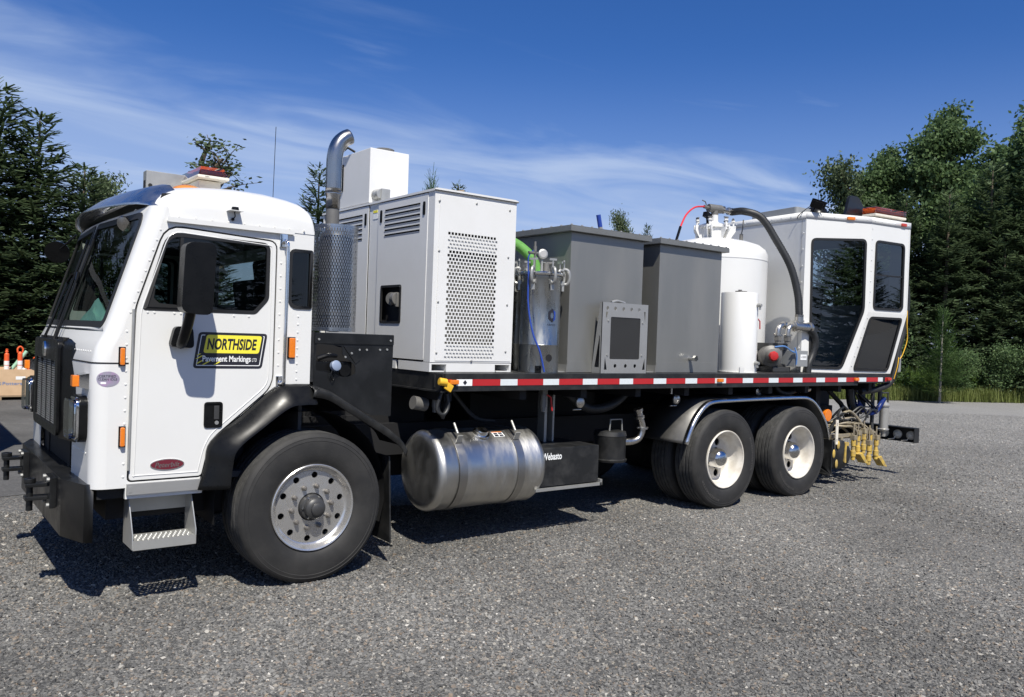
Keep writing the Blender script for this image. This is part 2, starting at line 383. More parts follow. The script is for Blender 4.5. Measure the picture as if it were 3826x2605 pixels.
# panel seam and rivets on the shell
rv = B()
def rivet(bb, p, r=.0075, ax=(0, -1, 0)): bb.lathe([(r, 0), (r*.8, r*.45), (.0001, r*.6)], p, ax, 8)
for i in range(9): z = 1.78+i*.066; rivet(rv, (xf(z)+.006, YC, z))
for i in range(12): rivet(rv, (-1.205, YC, .76+i*.082))
for i in range(10): rivet(rv, (-.235, YC, 1.37+i*.088))
for i in range(10): rivet(rv, (-.10, YC, 1.36+i*.055))
for i in range(9): rivet(rv, (-.92+i*.105, YC-.012, 2.40))
for i in range(8): rivet(rv, (front(.2+i*.05, 1.53), .2+i*.05, 1.53), .007, (-1, 0, 0)); rivet(rv, (front(.2+i*.05, .90), .2+i*.05, .90), .007, (-1, 0, 0))
tag(rv.build('rivets', 'white', cab), kind='stuff')
sm = B(); sm.loft([[(xf(1.463)-RC*math.sin(rad(a))-.0015*math.sin(rad(a)), YC-.0015+RC*(1-math.cos(rad(a))), z) for a in range(0, 91, 15)] for z in (1.459, 1.468)])
sm.loft([[(front(y, 1.463)-.0015, y, z) for y in ys[:6]] for z in (1.459, 1.468)]); sm.box(-1.30, -1.19, YC-.0015, YC+.001, 1.459, 1.468)
sm.build('panel_seam', 'gasket', cab)
# interior: lining, floor, seats, dash, wheel
b = B(); b.box(-1.28, -.03, YC+.04, YF-.04, .70, .74); b.box(-.06, -.035, YC+.04, YF-.04, .9, 1.88); b.box(-1.0, -.05, YC+.05, YF-.05, 2.34, 2.36)
b.box(-1.33, -1.02, YC+.16, YF-.16, 1.25, 1.60); b.box(-1.0, -.1, .95, 1.6, .74, 1.45); b.box(-.06, -.035, YC+.04, .6, 1.88, 2.34); b.box(-.06, -.035, 2.0, YF-.04, 1.88, 2.34)
b.build('cab_lining', 'interior', T)
for y in (.48, 2.05):
    b = B(); b.box(-.75, -.25, y-.24, y+.24, 1.22, 1.38); b.obox((-.24, y, 1.70), (.14, .46, .72), (0, -8, 0)); b.obox((-.19, y, 2.12), (.10, .26, .18), (0, -8, 0)); b.box(-.6, -.35, y-.15, y+.15, .74, 1.22)
    b.build('seat', 'seat', T, bevel=.03)
b = B()
ctr = Vector((-.93, .56, 1.73)); ax = Vector((.55, 0, .83)).normalized(); e1 = Vector((0, 1, 0)); e2 = ax.cross(e1)
ring = [ctr+(e1*math.cos(a)+e2*math.sin(a))*.23 for a in [2*math.pi*i/28 for i in range(29)]]
b.tube(ring, .016, 8, False); b.cyl(ctr, ctr-ax*.3, .035); b.cyl(ctr+e1*.22, ctr-e1*.22, .014); b.cyl(ctr, ctr+e2*.22, .014); b.lathe([(.07, 0), (.07, .03), (.04, .05)], ctr-ax*.02, ax, 16)
b.build('steering_wheel', 'black_plastic', T)
cu = B()
random.seed(5)
g = []
for i in range(13):
    row = []
    for j in range(13):
        u = i/12; v_ = j/12; r = math.hypot(u-.5, v_-.5)
        row.append((-1.315+.20*u, .42+.95*v_+random.uniform(-.03, .03), 1.61+max(0, .25*(1-1.75*r))+random.uniform(-.02, .045)))
    g.append(row)
cu.loft(g)
co = cu.build('crumpled_cloth', 'cloth', None, sharp=60); tag(co, 'crumpled pale green cloth lying on the dashboard behind the windshield', 'cloth')
# roof cap
def zt(x):
    K = ((-1.07, 2.53), (-1.0, 2.60), (-.9, 2.64), (-.75, 2.672), (-.5, 2.692), (-.3, 2.688), (-.15, 2.668), (-.07, 2.648), (-.025, 2.612), (-.006, 2.56), (0, 2.45))
    for (a, p), (c, q) in zip(K, K[1:]):
        if x <= c: return p+(q-p)*(x-a)/(c-a)
    return K[-1][1]
rows = []
for x in (-1.07, -1.03, -1.0, -.95, -.9, -.8, -.7, -.6, -.5, -.4, -.3, -.2, -.15, -.1, -.07, -.045, -.025, -.01, -.004, 0):
    hw = (YF-YC)/2+.004-(.0 if x < -.1 else .05*((x+.1)/.1)**2*0)
    if x < -.93: hw -= .10*((-.93-x)/.14)**1.3
    r = []
    for k in range(41):
        a = math.pi*k/40; c = math.cos(a); s_ = math.sin(a); n_ = 4.2
        r.append((x, YM-hw*math.copysign(abs(c)**(2/n_), c), 2.378+(zt(x)-2.378)*abs(s_)**(2/n_)))
    rows.append(r)
b = B(); b.loft(rows); b.add(rows[-1], [tuple(range(41))]); b.build('roof_cap', 'white', T, sharp=50)
# chrome visor
b = B()
st = [(.085, (-.875, 2.395), (-.945, 2.43), (-1.025, 2.445)), (.11, (-.885, 2.475), (-.95, 2.47), (-1.045, 2.452)), (.18, (-.90, 2.57), (-.985, 2.545), (-1.085, 2.468)), (.28, (-.92, 2.628), (-1.01, 2.592), (-1.125, 2.478)), (.42, (-.935, 2.648), (-1.035, 2.606), (-1.165, 2.482)), (.85, (-.955, 2.66), (-1.08, 2.62), (-1.235, 2.492)), (YM, (-.97, 2.666), (-1.10, 2.628), (-1.27, 2.498))]
st = st+[(2*YM-s_[0],)+s_[1:] for s_ in reversed(st[:-1])]
rws = []
for s_ in st: rws.append([tuple((p.x, s_[0], p.z)) for p in catmull([(q[0], 0, q[1]) for q in s_[1:]], 4)])
b.loft(rws); vz = b.build('sun_visor', 'visor_chrome', T, sharp=60, solid=.004)
vb = B(); vb.plate([(-1.03, 2.44), (-.875, 2.39), (-.93, 2.56), (-1.0, 2.55)], [], XZ(.15), .01); vb.build('visor_end_plate', 'black_matte', T)
# rain gutter
b = B(); b.box(-.99, -.155, .035, YC+.004, 2.362, 2.372); b.box(-.99, -.155, .032, .037, 2.362, 2.392); b.build('rain_gutter', 'white', T)
# windows of the cab
for nm, poly in (('near', wsN), ('far', wsF)):
    gx = B(); p_in = inset(poly, .035)
    gx.plate(inset(poly, -.006), [p_in], lambda u, v, w: (front(u, v)-.006+w, u, v), .03); 
    pts = [(u, v) for u in [YC+RC+.1+i*.12 for i in range(18)] for v in (1.9, 2.15)]
    def inside(p, pl): return min(q[0] for q in pl)+.02 < p[0] < max(q[0] for q in pl)-.02
    w_ = B(); w_.plate(inset(poly, .02), [], lambda u, v, w: (front(u, v)+.004, u, v), 0, [p for p in pts if inside(p, inset(poly, .05))])
    wo_ = w_.build('windshield_pane', 'glass_ws', T); gx.build('window_gasket', 'gasket', wo_)
for sgn, y0 in ((1, YC), (-1, YF)):
    gx = B(); gx.plate(inset(qw, -.008), [inset(qw, .014)], lambda u, v, w: (u, y0-sgn*(.008-w), v), .03)
    w_ = B(); w_.plate(inset(qw, .008), [], lambda u, v, w: (u, y0+sgn*.006, v), 0)
    q = w_.build('quarter_window', 'glass_dark', T); gx.build('window_gasket', 'gasket', q)
# doors
win = roundpoly([(-1.118, 1.80), (-.405, 1.805), (-.318, 1.905), (-.318, 2.285), (-.985, 2.295)], [.02, .02, .03, .055, .09], 5)
for sgn, y0 in ((1, YC-.006), (-1, YF+.006)):
    F = lambda u, v, w, y0=y0, sgn=sgn: (u, y0+sgn*w, v)
    d = B(); d.plate(door_out, [win], F, .035); do = d.build('door', 'white', T, bevel=.006, seg=2)
    s_ = B(); s_.plate(inset(door_out, -.011), [inset(door_out, .02)], lambda u, v, w, y0=y0, sgn=sgn: (u, y0+sgn*(.016+w), v), .02); s_.build('door_seal', 'gasket', do)
    # pressed outline of the door skin
    rim = B(); o1 = inset(door_out, .028); rim.tube([F(u, v, -.0005) for u, v in o1+[o1[0]] if v < 1.80 or True], .0035, 6, False); 
    if sgn > 0: rim.build('door_edge_moulding', 'white', do)
    g_ = B(); g_.plate(inset(win, -.004), [inset(win, .02)], lambda u, v, w, F=F: F(u, v, w-.002), .03)
    # dark lower frit of the front of the window
    g_.plate([(-1.10, 1.81), (-.83, 1.812), (-.83, 1.835), (-1.02, 1.845), (-1.055, 1.875), (-1.045, 1.96)], [], lambda u, v, w, F=F: F(u, v, w+.006), .004)
    g_.box(-.905, -.885, min(y0, y0+sgn*.03), max(y0, y0+sgn*.03), 1.81, 2.28)
    g_.build('window_gasket', 'gasket', do)
    w_ = B(); w_.plate(inset(win, .012), [], lambda u, v, w, F=F: F(u, v, .012), 0); w_.build('door_window', 'glass_dark', do)
    if sgn < 0: continue
    # latch handle
    h = B(); hp = rrect(-.728, -.608, 1.045, 1.215, .02); h.plate(hp, [inset(hp, .014)], XZ(y0-.008), .012); h.plate(inset(hp, .008), [], XZ(y0-.002), .003); h.build('latch_surround', 'black_plastic', do)
    h = B(); h.box(-.665, -.632, y0-.012, y0-.003, 1.10, 1.19); h.build('door_latch', 'hub_grey', do, bevel=.003); h = B(); h.cyl((-.645, y0-.009, 1.078), (-.645, y0-.002, 1.078), .013); h.build('lock_barrel', 'galv', do)
    # hinge
    h = B(); h.cyl((-1.178, y0-.008, .80), (-1.172, y0-.008, 1.80), .009, n=8); h.build('piano_hinge', 'galv', do)
    for i in range(4): pass
    r_ = B(); [rivet(r_, (x, y0, 1.785), .008) for x in (-1.09, -1.05, -.93, -.89, -.55, -.45)]; tag(r_.build('rivets', 'white', do), kind='stuff')
    # emblem
    em = [( -.947+.104*math.cos(a), .822+.036*math.sin(a)) for a in [2*math.pi*i/32 for i in range(32)]]
    e = B(); e.plate(em, [], XZ(y0-.004), .004); eo = e.build('oval_emblem', 'chrome', do)
    e = B(); e.plate(inset(em, .005), [], XZ(y0-.0055), .002); e.build('emblem_field', 'maroon', do)
    text('emblem_lettering', 'Peterbilt', 'polished', do, lambda u, v, w: (-1.022+u, y0-.007, .806+v), .045, .15, .25)
    # company sign
    sg = roundpoly([(-.808, 1.435), (-.352, 1.435), (-.318, 1.672), (-.774, 1.672)], .025, 4); Fs = XZ(y0-.0018)
    e = B(); e.plate(sg, [], Fs, .0015); sgn_ = e.build('company_sign', 'sign_dark', do)
    e = B(); l1 = inset(sg, .017); l2 = inset(sg, .022)
    e.plate(l1, [l2], XZ(y0-.0024), .0004); e.build('sign_outline', 'print_white', do)
    # strip that hides the outline behind the yellow field
    yl = roundpoly([(-.744, 1.536), (-.376, 1.536), (-.356, 1.655), (-.724, 1.655)], .018, 4)
    e = B(); e.plate(inset(yl, -.012), [], XZ(y0-.0029), .0004); e.build('sign_field_border', 'sign_dark', do)
    e = B(); e.plate(yl, [], XZ(y0-.0034), .0004); e.build('sign_field', 'sign_yellow', do)
    text('company_lettering', 'NORTHSIDE', 'sign_dark', do, lambda u, v, w: (-.722+u, y0-.0040, 1.562+v), .098, .332, .18, bold=.0035)
    text('company_lettering', 'Pavement Markings', 'print_white', do, lambda u, v, w: (-.748+u, y0-.0042, 1.481+v), .054, .318, 0, bold=.0012)
    text('company_lettering', 'LTD', 'print_white', do, lambda u, v, w: (-.421+u, y0-.0042, 1.481+v), .034, .032)
    e = B()
    for x0, z0, ln in ((-.787, 1.520, .022), (-.792, 1.497, .045), (-.790, 1.466, .044), (-.750, 1.459, .068), (-.678, 1.459, .045)):
        dx, dz_ = ln*.86, ln*.5; e.plate([(x0, z0), (x0+.012, z0), (x0+dx+.012, z0+dz_), (x0+dx, z0+dz_)], [], XZ(y0-.0038), .0004)
    e.build('sign_stripes', 'sign_yellow', do)
# mirror on its arm
b = B(); b.plate(roundpoly([(-.985, 1.79), (-.80, 1.775), (-.785, 2.22), (-.97, 2.215)], .05, 5), [], XZ(-.30), .11)
mr_ = b.build('mirror_housing', 'black_plastic', T, bevel=.03, seg=3)
b = B(); b.tube([(-.90, -.20, 1.80), (-.905, -.14, 1.70), (-.91, -.06, 1.60), (-.90, .03, 1.60)], .032, 10, smooth=4); b.build('mirror_arm', 'black_plastic', mr_)
b = B(); b.plate(roundpoly([(-.965, 1.575), (-.815, 1.565), (-.825, 1.70), (-.935, 1.705)], .03, 4), [], XZ(.0), .055); b.build('mirror_base', 'black_plastic', mr_, bevel=.015)
b = B(); b.plate(roundpoly([(-.985, 1.79), (-.80, 1.775), (-.785, 2.22), (-.97, 2.215)], .05, 5), [], lambda u, v, w: (u-.1, 2.86-w, v), .10); b.tube([(-1.0, 2.80, 1.80), (-1.0, 2.7, 1.62), (-.95, 2.5, 1.60)], .03, 8); b.build('mirror_housing', 'black_plastic', T, bevel=.02)
# grab handle, marker lamps, oval sticker
b = B(); b.tube([(-.215, .055, 2.315), (-.215, .012, 2.30), (-.208, .010, 2.2), (-.21, .010, 1.45), (-.212, .012, 1.345), (-.23, .05, 1.335)], .013, 10, smooth=4); gh = b.build('grab_handle', 'chrome', T)
for z_ in (2.27, 1.29): b = B(); b.box(-.252, -.197, .045, .062, z_, z_+.095); b.build('handle_foot', 'chrome', gh, bevel=.004)
for x, z0, z1 in ((-1.23, 1.447, 1.565), (-1.218, .945, 1.075), (-.145, 1.505, 1.655)):
    hw = .014 if x < -1 else .022
    b = B(); b.box(x-hw-.006, x+hw+.006, YC-.008, YC+.002, z0, z1); ml = b.build('marker_lamp', 'black_plastic', T, bevel=.002)
    b = B(); b.box(x-hw, x+hw, YC-.032, YC-.007, z0+.006, z1-.006); b.build('lamp_lens', 'amber', ml, bevel=.008)
ov = [( .066*math.cos(a), .047*math.sin(a)) for a in [2*math.pi*i/28 for i in range(28)]]
def wrapf(u, v, w):
    s_ = u-.005; a = min(max(-s_/RC, 0), 1.5)
    return (-1.30+max(s_, 0)-(RC+.001)*math.sin(a), YC+(RC)*(1-math.cos(a))-.0015*math.cos(a), 1.366+v)
b = B(); b.plate(ov, [], wrapf, 0, [(x*.02, y*.02) for x in range(-2, 3) for y in (-1, 0, 1)]); os_ = b.build('oval_sticker', 'holo', T)
wr2 = lambda dz_, du: (lambda u, v, w: (lambda p: (p[0]-.0005, p[1]-.0015, p[2]))(wrapf(u+du, v+dz_, 0)))
text('sticker_lettering', 'CERTIFIED', 'sign_dark', os_, wr2(.010, -.05), .022, .095); text('sticker_lettering', 'CLEAN IDLE', 'sign_dark', os_, wr2(-.008, -.056), .02, .108)
b = B(); b.plate([(-.04, -.03), (-.01, -.03), (-.01, -.018), (-.04, -.018)], [], wr2(0, 0), 0); b.build('sticker_label', 'print_white', os_)
# roof camera bracket
b = B(); b.plate([(-.62, 2.475), (-.53, 2.475), (-.55, 2.42), (-.60, 2.42)], [], XZ(YC-.008), .01); b.box(-.62, -.53, -.02, YC, 2.472, 2.476); rb = b.build('roof_bracket', 'white', T)
b = B(); b.cyl((-.575, .02, 2.476), (-.575, .02, 2.50), .026, .022); b.tube([(-.575, .03, 2.47), (-.57, .03, 2.44), (-.578, .045, 2.425)], .004, 6); b.sphere((-.58, .045, 2.422), .011); b.build('puck_antenna', 'black_plastic', rb)
# lightbar, amber beacon, grey box, whip antenna
b = B(); b.box(-.535, -.295, 1.0, 1.56, 2.835, 2.858); b.obox((-.42, 1.28, 2.79), (.17, .40, .08)); lb = b.build('light_bar', 'cream', T, bevel=.006)
b = B(); b.loft([[(-.53, y, 2.858), (-.505, y+dy, 2.925), (-.335, y+dy, 2.925), (-.30, y, 2.858)] for y, dy in ((1.005, .02), (1.555, -.02))]); b.add([(-.53, 1.005, 2.858), (-.505, 1.025, 2.925), (-.335, 1.025, 2.925), (-.30, 1.005, 2.858)], [(0, 1, 2, 3)]); b.build('clear_dome', 'lens_clear', lb)
b = B(); b.box(-.505, -.335, 1.03, 1.53, 2.86, 2.908); b.build('red_reflector', 'orange_lens', lb, bevel=.012)
text('bar_lettering', 'SWS', 'sign_dark', lb, lambda u, v, w: (-.48+u, .998, 2.842+v), .014, .03)
b = B(); b.box(-.46, -.34, 1.12, 1.44, 2.68, 2.80); b.build('bar_foot', 'black_paint', lb)
b = B(); b.lathe([(.135, 0), (.13, .03), (.10, .065), (.05, .085), (.0, .09)], (-.62, .95, 2.665), (0, 0, 1), 24); bc = b.build('amber_beacon', 'amber_dome', T)
b = B(); b.box(-.80, -.42, 1.42, 1.52, 2.66, 2.905); bx = b.build('roof_control_box', 'galv', T, bevel=.004)
b = B(); b.box(-.803, -.80, 1.445, 1.495, 2.74, 2.83); b.cyl((-.77, 1.418, 2.79), (-.77, 1.421, 2.79), .016); b.build('box_opening', 'black_matte', bx)
b = B(); b.cyl((.05, 1.0, 2.55), (.06, 1.0, 3.32), .0025, n=6); b.cyl((.05, 1.0, 2.3), (.05, 1.0, 2.58), .012, n=8); b.build('whip_antenna', 'black_paint', T)
# convex mirror at the windshield head, far convex mirror
b = B(); b.lathe([(.055, 0), (.05, .015), (.02, .026), (0, .03)], (-1.14, .50, 2.37), (-.6, -.5, -.35), 16); b.cyl((-1.12, .50, 2.40), (-1.08, .46, 2.47), .008); b.build('convex_mirror', 'stack_steel', T)
b = B(); b.lathe([(.10, 0), (.09, .03), (.03, .05), (0, .052)], (-1.22, 2.62, 2.30), (.2, .6, .3), 16); b.cyl((-1.2, 2.6, 2.33), (-1.1, 2.48, 2.45), .008); b.build('convex_mirror', 'black_plastic', T)
# wipers
for y0, y1, y2 in ((1.05, 1.10, 1.17), (1.50, 1.46, 1.40)):
    def sp(y, z, o): return (front(y, z)-o, y, z)
    b = B(); b.tube([(front(y0, 1.48)-.03, y0, 1.42), sp(y0, 1.56, .04), sp(y1, 1.68, .04), sp(y1, 2.02, .035)], .009, 6); b.tube([sp(y2, 1.72, .012), sp(y2-.01, 2.32, .012)], .010, 6); b.tube([sp(y1, 2.0, .035), sp(y2, 2.06, .03)], .012, 6)
    b.tube([(front(y0, 1.48)-.03, y0-.05, 1.42), sp(y0-.05, 1.60, .04), sp(y1-.03, 1.98, .035)], .006, 6); b.build('wiper', 'black_plastic', T)
# grille
GX = -1.475
b = B()
gp = roundpoly([(.76, .94), (1.80, .94), (1.80, 1.585), (.76, 1.585)], .06, 4)
b.plate(gp, [rrect(.86, 1.70, 1.0, 1.44, .01, 1)], YZ(GX), .10); b.build('grille_surround', 'black_plastic', T, bevel=.012)
fp = [(GX+.02, .758), (GX+.03, .72), (-1.42, .60), (-1.40, .50), (-1.36, .47)]
for sg in (1, -1):
    q2 = [(x_, YM+sg*(y_-YM)) for x_, y_ in fp]; b = B()
    b.loft([[(x_, y_, .93) for x_, y_ in q2], [(x_, y_, 1.20) for x_, y_ in q2], [(x_, y_, 1.52) for x_, y_ in q2], [(x_+.012, y_+sg*.012, 1.565) for x_, y_ in q2], [(x_+.04, y_+sg*.04, 1.59) for x_, y_ in q2]]); b.add([(x_+.04, y_+sg*.04, 1.59) for x_, y_ in q2]+[(-1.36, YM+sg*(.80-YM), 1.60)], [tuple(range(6))])
    b.build('grille_flank', 'black_plastic', T, solid=.006, sharp=50)
b = B(); b.box(-1.44, -1.385, .80, 1.76, .92, 1.60); b.build('grille_core', 'black_matte', T)
b = B(); b.box(-1.43, -1.42, .8, 1.76, .95, 1.5); gb = b.build('grille_back', 'black_matte', T)
slat = B().box(0, .012, .862, 1.698, 0, .008)
s0 = slat.build('grille_slat', 'galv', None); o0 = ORG[T.name]
for v in s0.data.vertices: v.co.y -= 0
places = [(GX+.012, 0, 1.005+i*.0158) for i in range(28)]; copies(s0, places, T)
b = B(); [b.box(GX+.008, GX+.022, y-.006, y+.006, 1.0, 1.44) for y in (1.07, 1.28, 1.49)]; b.build('grille_divider', 'black_plastic', T)
b = B(); b.lathe([(.055, 0), (.05, .012), (.0, .016)], (GX-.002, 1.28, 1.51), (-1, 0, 0), 24); b.build('grille_badge', 'chrome', T)
# headlamps and turn lamps
for ya, yb in ((.17, .42), (2.14, 2.39)):
    x0 = front((ya+yb)/2, 1.1)
    b = B(); b.plate(rrect(ya, yb, .965, 1.255, .06, 4), [rrect(ya+.03, yb-.03, .99, 1.23, .045, 4)], YZ(x0-.045), .06); hl = b.build('headlamp', 'black_plastic', T, bevel=.008)
    b = B(); b.plate(rrect(ya+.01, yb-.01, .975, 1.245, .055, 4), [rrect(ya+.03, yb-.03, .995, 1.225, .045, 4)], YZ(x0-.06), .03); b.build('headlamp_ring', 'chrome', hl, bevel=.006)
    b = B(); b.plate(rrect(ya+.03, yb-.03, .995, 1.225, .045, 4), [], YZ(x0-.068), .03); b.lathe([(.09, 0), (.06, .025), (.02, .03)], (x0-.028, (ya+yb)/2, 1.11), (1, 0, 0), 20); b.build('reflector', 'chrome', hl)
    b = B(); b.plate(rrect(ya+.022, yb-.022, .987, 1.233, .045, 4), [], YZ(x0-.095), .05); b.build('headlamp_lens', 'lens_clear', hl, bevel=.02, seg=3)
    yt = ya+.05 if ya < 1 else yb-.05; s_ = 1 if ya < 1 else -1
    b = B(); b.add([(x0-.05, yt-.05*s_, 1.31), (x0+.03, yt-.07*s_, 1.29), (x0+.03, yt-.07*s_, 1.40), (x0-.05, yt-.05*s_, 1.385), (x0-.05, yt+.04*s_, 1.31), (x0, yt+.05*s_, 1.29), (x0, yt+.05*s_, 1.40), (x0-.05, yt+.04*s_, 1.385)], [(0, 1, 2, 3), (4, 7, 6, 5), (0, 4, 5, 1), (3, 2, 6, 7), (0, 3, 7, 4)]); tl = b.build('turn_lamp', 'chrome', T)
    b = B(); b.box(x0-.085, x0-.048, min(yt-.035, yt+.035), max(yt-.035, yt+.035), 1.312, 1.382); b.build('lamp_lens', 'red_lens' if False else 'amber', tl, bevel=.006)
# bumper
b = B(); prof = [(-1.36, .10), (-1.405, .12), (-1.49, .38), (-1.49, 2.18), (-1.405, 2.44), (-1.36, 2.46)]
b.loft([[(x, y, .36) for x, y in prof], [(x, y, .715) for x, y in prof], [(x+.11, y, .720) for x, y in prof], [(x+.11, y, .69) for x, y in prof]]); bp = b.build('front_bumper', 'black_paint', T, solid=.008)
for y in (.66, 1.90):
    b = B(); b.box(-1.53, -1.485, y-.10, y+.10, .50, .70); b.box(-1.66, -1.53, y-.045, y+.045, .635, .66); b.box(-1.66, -1.53, y-.045, y+.045, .55, .575); b.cyl((-1.63, y, .48), (-1.63, y, .69), .02); b.cyl((-1.63, y, .66), (-1.63, y, .69), .036); b.build('tow_hook', 'black_paint', bp, bevel=.004)
    b = B(); [b.cyl((-1.545, y+dy, z), (-1.49, y+dy, z), .014, n=8) for dy in (-.075, .075) for z in (.52, .685)]; tag(b.build('bolts', 'galv', bp), kind='stuff')
# radiator and frame stuff behind the bumper
b = B(); b.box(-1.37, -1.30, .55, 2.0, .45, .98); b.box(-1.38, 7.9, .80, .88, .66, .93); b.box(-1.38, 7.9, 1.68, 1.76, .66, .93); b.build('frame_rails', 'black_matte', T)
b = B(); b.box(-1.34, -.75, YC+.05, .75, .62, .74); b.box(-1.25, -.1, .3, 2.25, .45, .72); b.build('cab_floor_pan', 'black_matte', T)
# entry step
b = B(); b.box(-1.185, -.73, .042, .058, .645, .715); b.box(-1.175, -1.155, .040, .044, .66, .70); b.build('sill_plate', 'bracket_alu', T, bevel=.002)
b = B()
for x in (-1.155, -.775): b.plate([(0, .31), (.0, .40), (.13, .62), (.24, .62), (.24, .31)], [], lambda u, v, w, x=x: (x+w, u+.002, v), .006)
b.plate([(-1.15, .50), (-.775, .50), (-.775, .62), (-1.15, .62)], [], lambda u, v, w: (u, .235+w, v), .004); b.box(-1.15, -.77, .0, .004, .305, .365)
stp = b.build('entry_step', 'step_alu', T)
b = B(); tp = rrect(-1.148, -.776, .006, .20, .002, 1); hl_ = []
for i in range(12):
    for j in range(5): hl_.append(circle(-1.125+i*.030+(.015 if j % 2 else 0), .028+j*.036, .009, 6))
b.plate(tp, hl_, XY(.362), .004)
for i in range(11):
    for j in range(4): b.lathe([(.008, 0), (.005, .006), (.0, .007)], (-1.11+i*.030+(.015 if j % 2 else 0), .046+j*.036, .362), (0, 0, 1), 6)
b.build('step_tread', 'step_alu', stp)
# front wheel flare
out = [(-.755, .645), (-.715, .80), (-.68, .955), (-.48, 1.12), (-.255, 1.306), (-.14, 1.325), (0, 1.325)]
inn = [(-.59, .655), (-.578, .80), (-.545, .915), (-.38, 1.05), (-.205, 1.175), (-.10, 1.195), (.0, 1.195)]
def flare(out, inn, nm, material):
    o_ = [Vector((p[0], 0, p[1])) for p in catmull([(a, b_, 0) for a, b_ in out], 5)] if False else catmull([(a, 0, c) for a, c in out], 5); i_ = catmull([(a, 0, c) for a, c in inn], 5)
    rows = []
    for a, c in zip(o_, i_):
        m1 = a.lerp(c, .12); m2 = a.lerp(c, .55); m3 = a.lerp(c, .9)
        rows.append([(a.x, .06, a.z), (a.x, .03, a.z), (m1.x, .0, m1.z), (m2.x, -.05, m2.z), (m3.x, -.085, m3.z), (c.x, -.09, c.z), (c.x, -.07, c.z-.0), (c.x, .25, c.z+.01)])
    bb = B(); bb.loft(rows); return bb.build(nm, material, T, solid=.006, sharp=45)
flare(out, inn, 'wheel_flare', 'black_plastic')
o2 = [(-.02, 1.322), (.10, 1.295), (.24, 1.215), (.40, 1.12), (.56, 1.025), (.68, .94), (.735, .86)]
rows = []
for p in catmull([(a, 0, c) for a, c in o2], 5): rows.append([(p.x, .36, p.z), (p.x, .10, p.z), (p.x, -.035, p.z-.012), (p.x, -.075, p.z-.03), (p.x-.012, -.08, p.z-.075)])
b = B(); b.loft(rows); b.build('rear_wheel_guard', 'black_dusty', T, solid=.006, sharp=50)
b = B(); rows = []
for a in range(-20, 205, 15): rows.append([(.64*math.cos(rad(a)), y, .50+.64*math.sin(rad(a))) for y in (.08, .62)])
b.loft(rows); b.build('wheel_well', 'black_matte', T)
b = B(); b.plate([(.0, .13), (.03, .78), (.62, .78), (.62, .13)], [], lambda u, v, w: (.645+w+.01*math.sin(v*7), u, v), .012); b.build('mud_flap', 'black_dusty', T)
# black service panel behind the cab
def X3p(u, v): return (.044+(u-300)/1168*.640, 1.694-(v-362)/1220*.612-.0*(u))
bp_ = [(.044, 1.30), (.15, 1.265), (.30, 1.19), (.50, 1.09), (.678, 1.075), (.684, 1.692), (.044, 1.694)]
ho = roundpoly([(.06, 1.42), (.06, 1.615), (.262, 1.60), (.262, 1.535), (.37, 1.46), (.375, 1.40), (.32, 1.375), (.262, 1.375), (.20, 1.40)], .02, 3)
b = B(); b.plate(bp_, [ho], XZ(.10), .006); sp_ = b.build('service_panel', 'black_paint', T)
b = B(); b.box(.044, .684, .092, .099, 1.615, 1.69); b.plate([(.27, 1.60), (.40, 1.60), (.41, 1.50), (.37, 1.47)], [], XZ(.094), .005); b.build('panel_flange', 'black_paint', sp_, bevel=.002)
bolt = B().lathe([(.009, 0), (.008, .006), (0, .007)], (0, 0, 0), (0, -1, 0), 8).build('bolt', 'galv', None)
copies(bolt, [(.075, .092, 1.645), (.655, .092, 1.648), (.40, .099, 1.575), (.46, .099, 1.575), (.57, .099, 1.577), (.63, .099, 1.58), (.335, .093, 1.548), (.285, .093, 1.52)], sp_)
b = B(); b.box(.07, .36, .13, .40, 1.33, 1.485); b.box(.05, .25, .11, .13, 1.28, 1.42); b.build('coolant_tank', 'black_plastic', sp_, bevel=.02)
b = B(); b.lathe([(.038, 0), (.038, .03), (.026, .036), (0, .037)], (.205, .10, 1.452), (.1, -1, .25), 20); cp = b.build('blue_cap', 'cap_blue', sp_)
b = B(); b.tube([(.18, .085, 1.42), (.165, .075, 1.385), (.185, .08, 1.35), (.205, .085, 1.38), (.195, .085, 1.41)], .004, 6, smooth=4); b.tube([(.09, .14, 1.505), (.16, .12, 1.53), (.23, .12, 1.527)], [.02, .014], 8, smooth=3); b.cyl((.3, .12, 1.42), (.3, .16, 1.42), .045); b.build('cap_tether', 'black_plastic', sp_)
b = B(); b.box(.055, .68, .36, .40, 1.1, 1.69); b.box(.044, .05, .106, .40, 1.33, 1.69); b.box(.678, .684, .106, .40, 1.08, 1.69); b.build('panel_back', 'black_matte', sp_)
b = B(); b.box(.008, .04, .095, .12, 1.34, 1.70); b.build('cab_back_post', 'black_dusty', T)
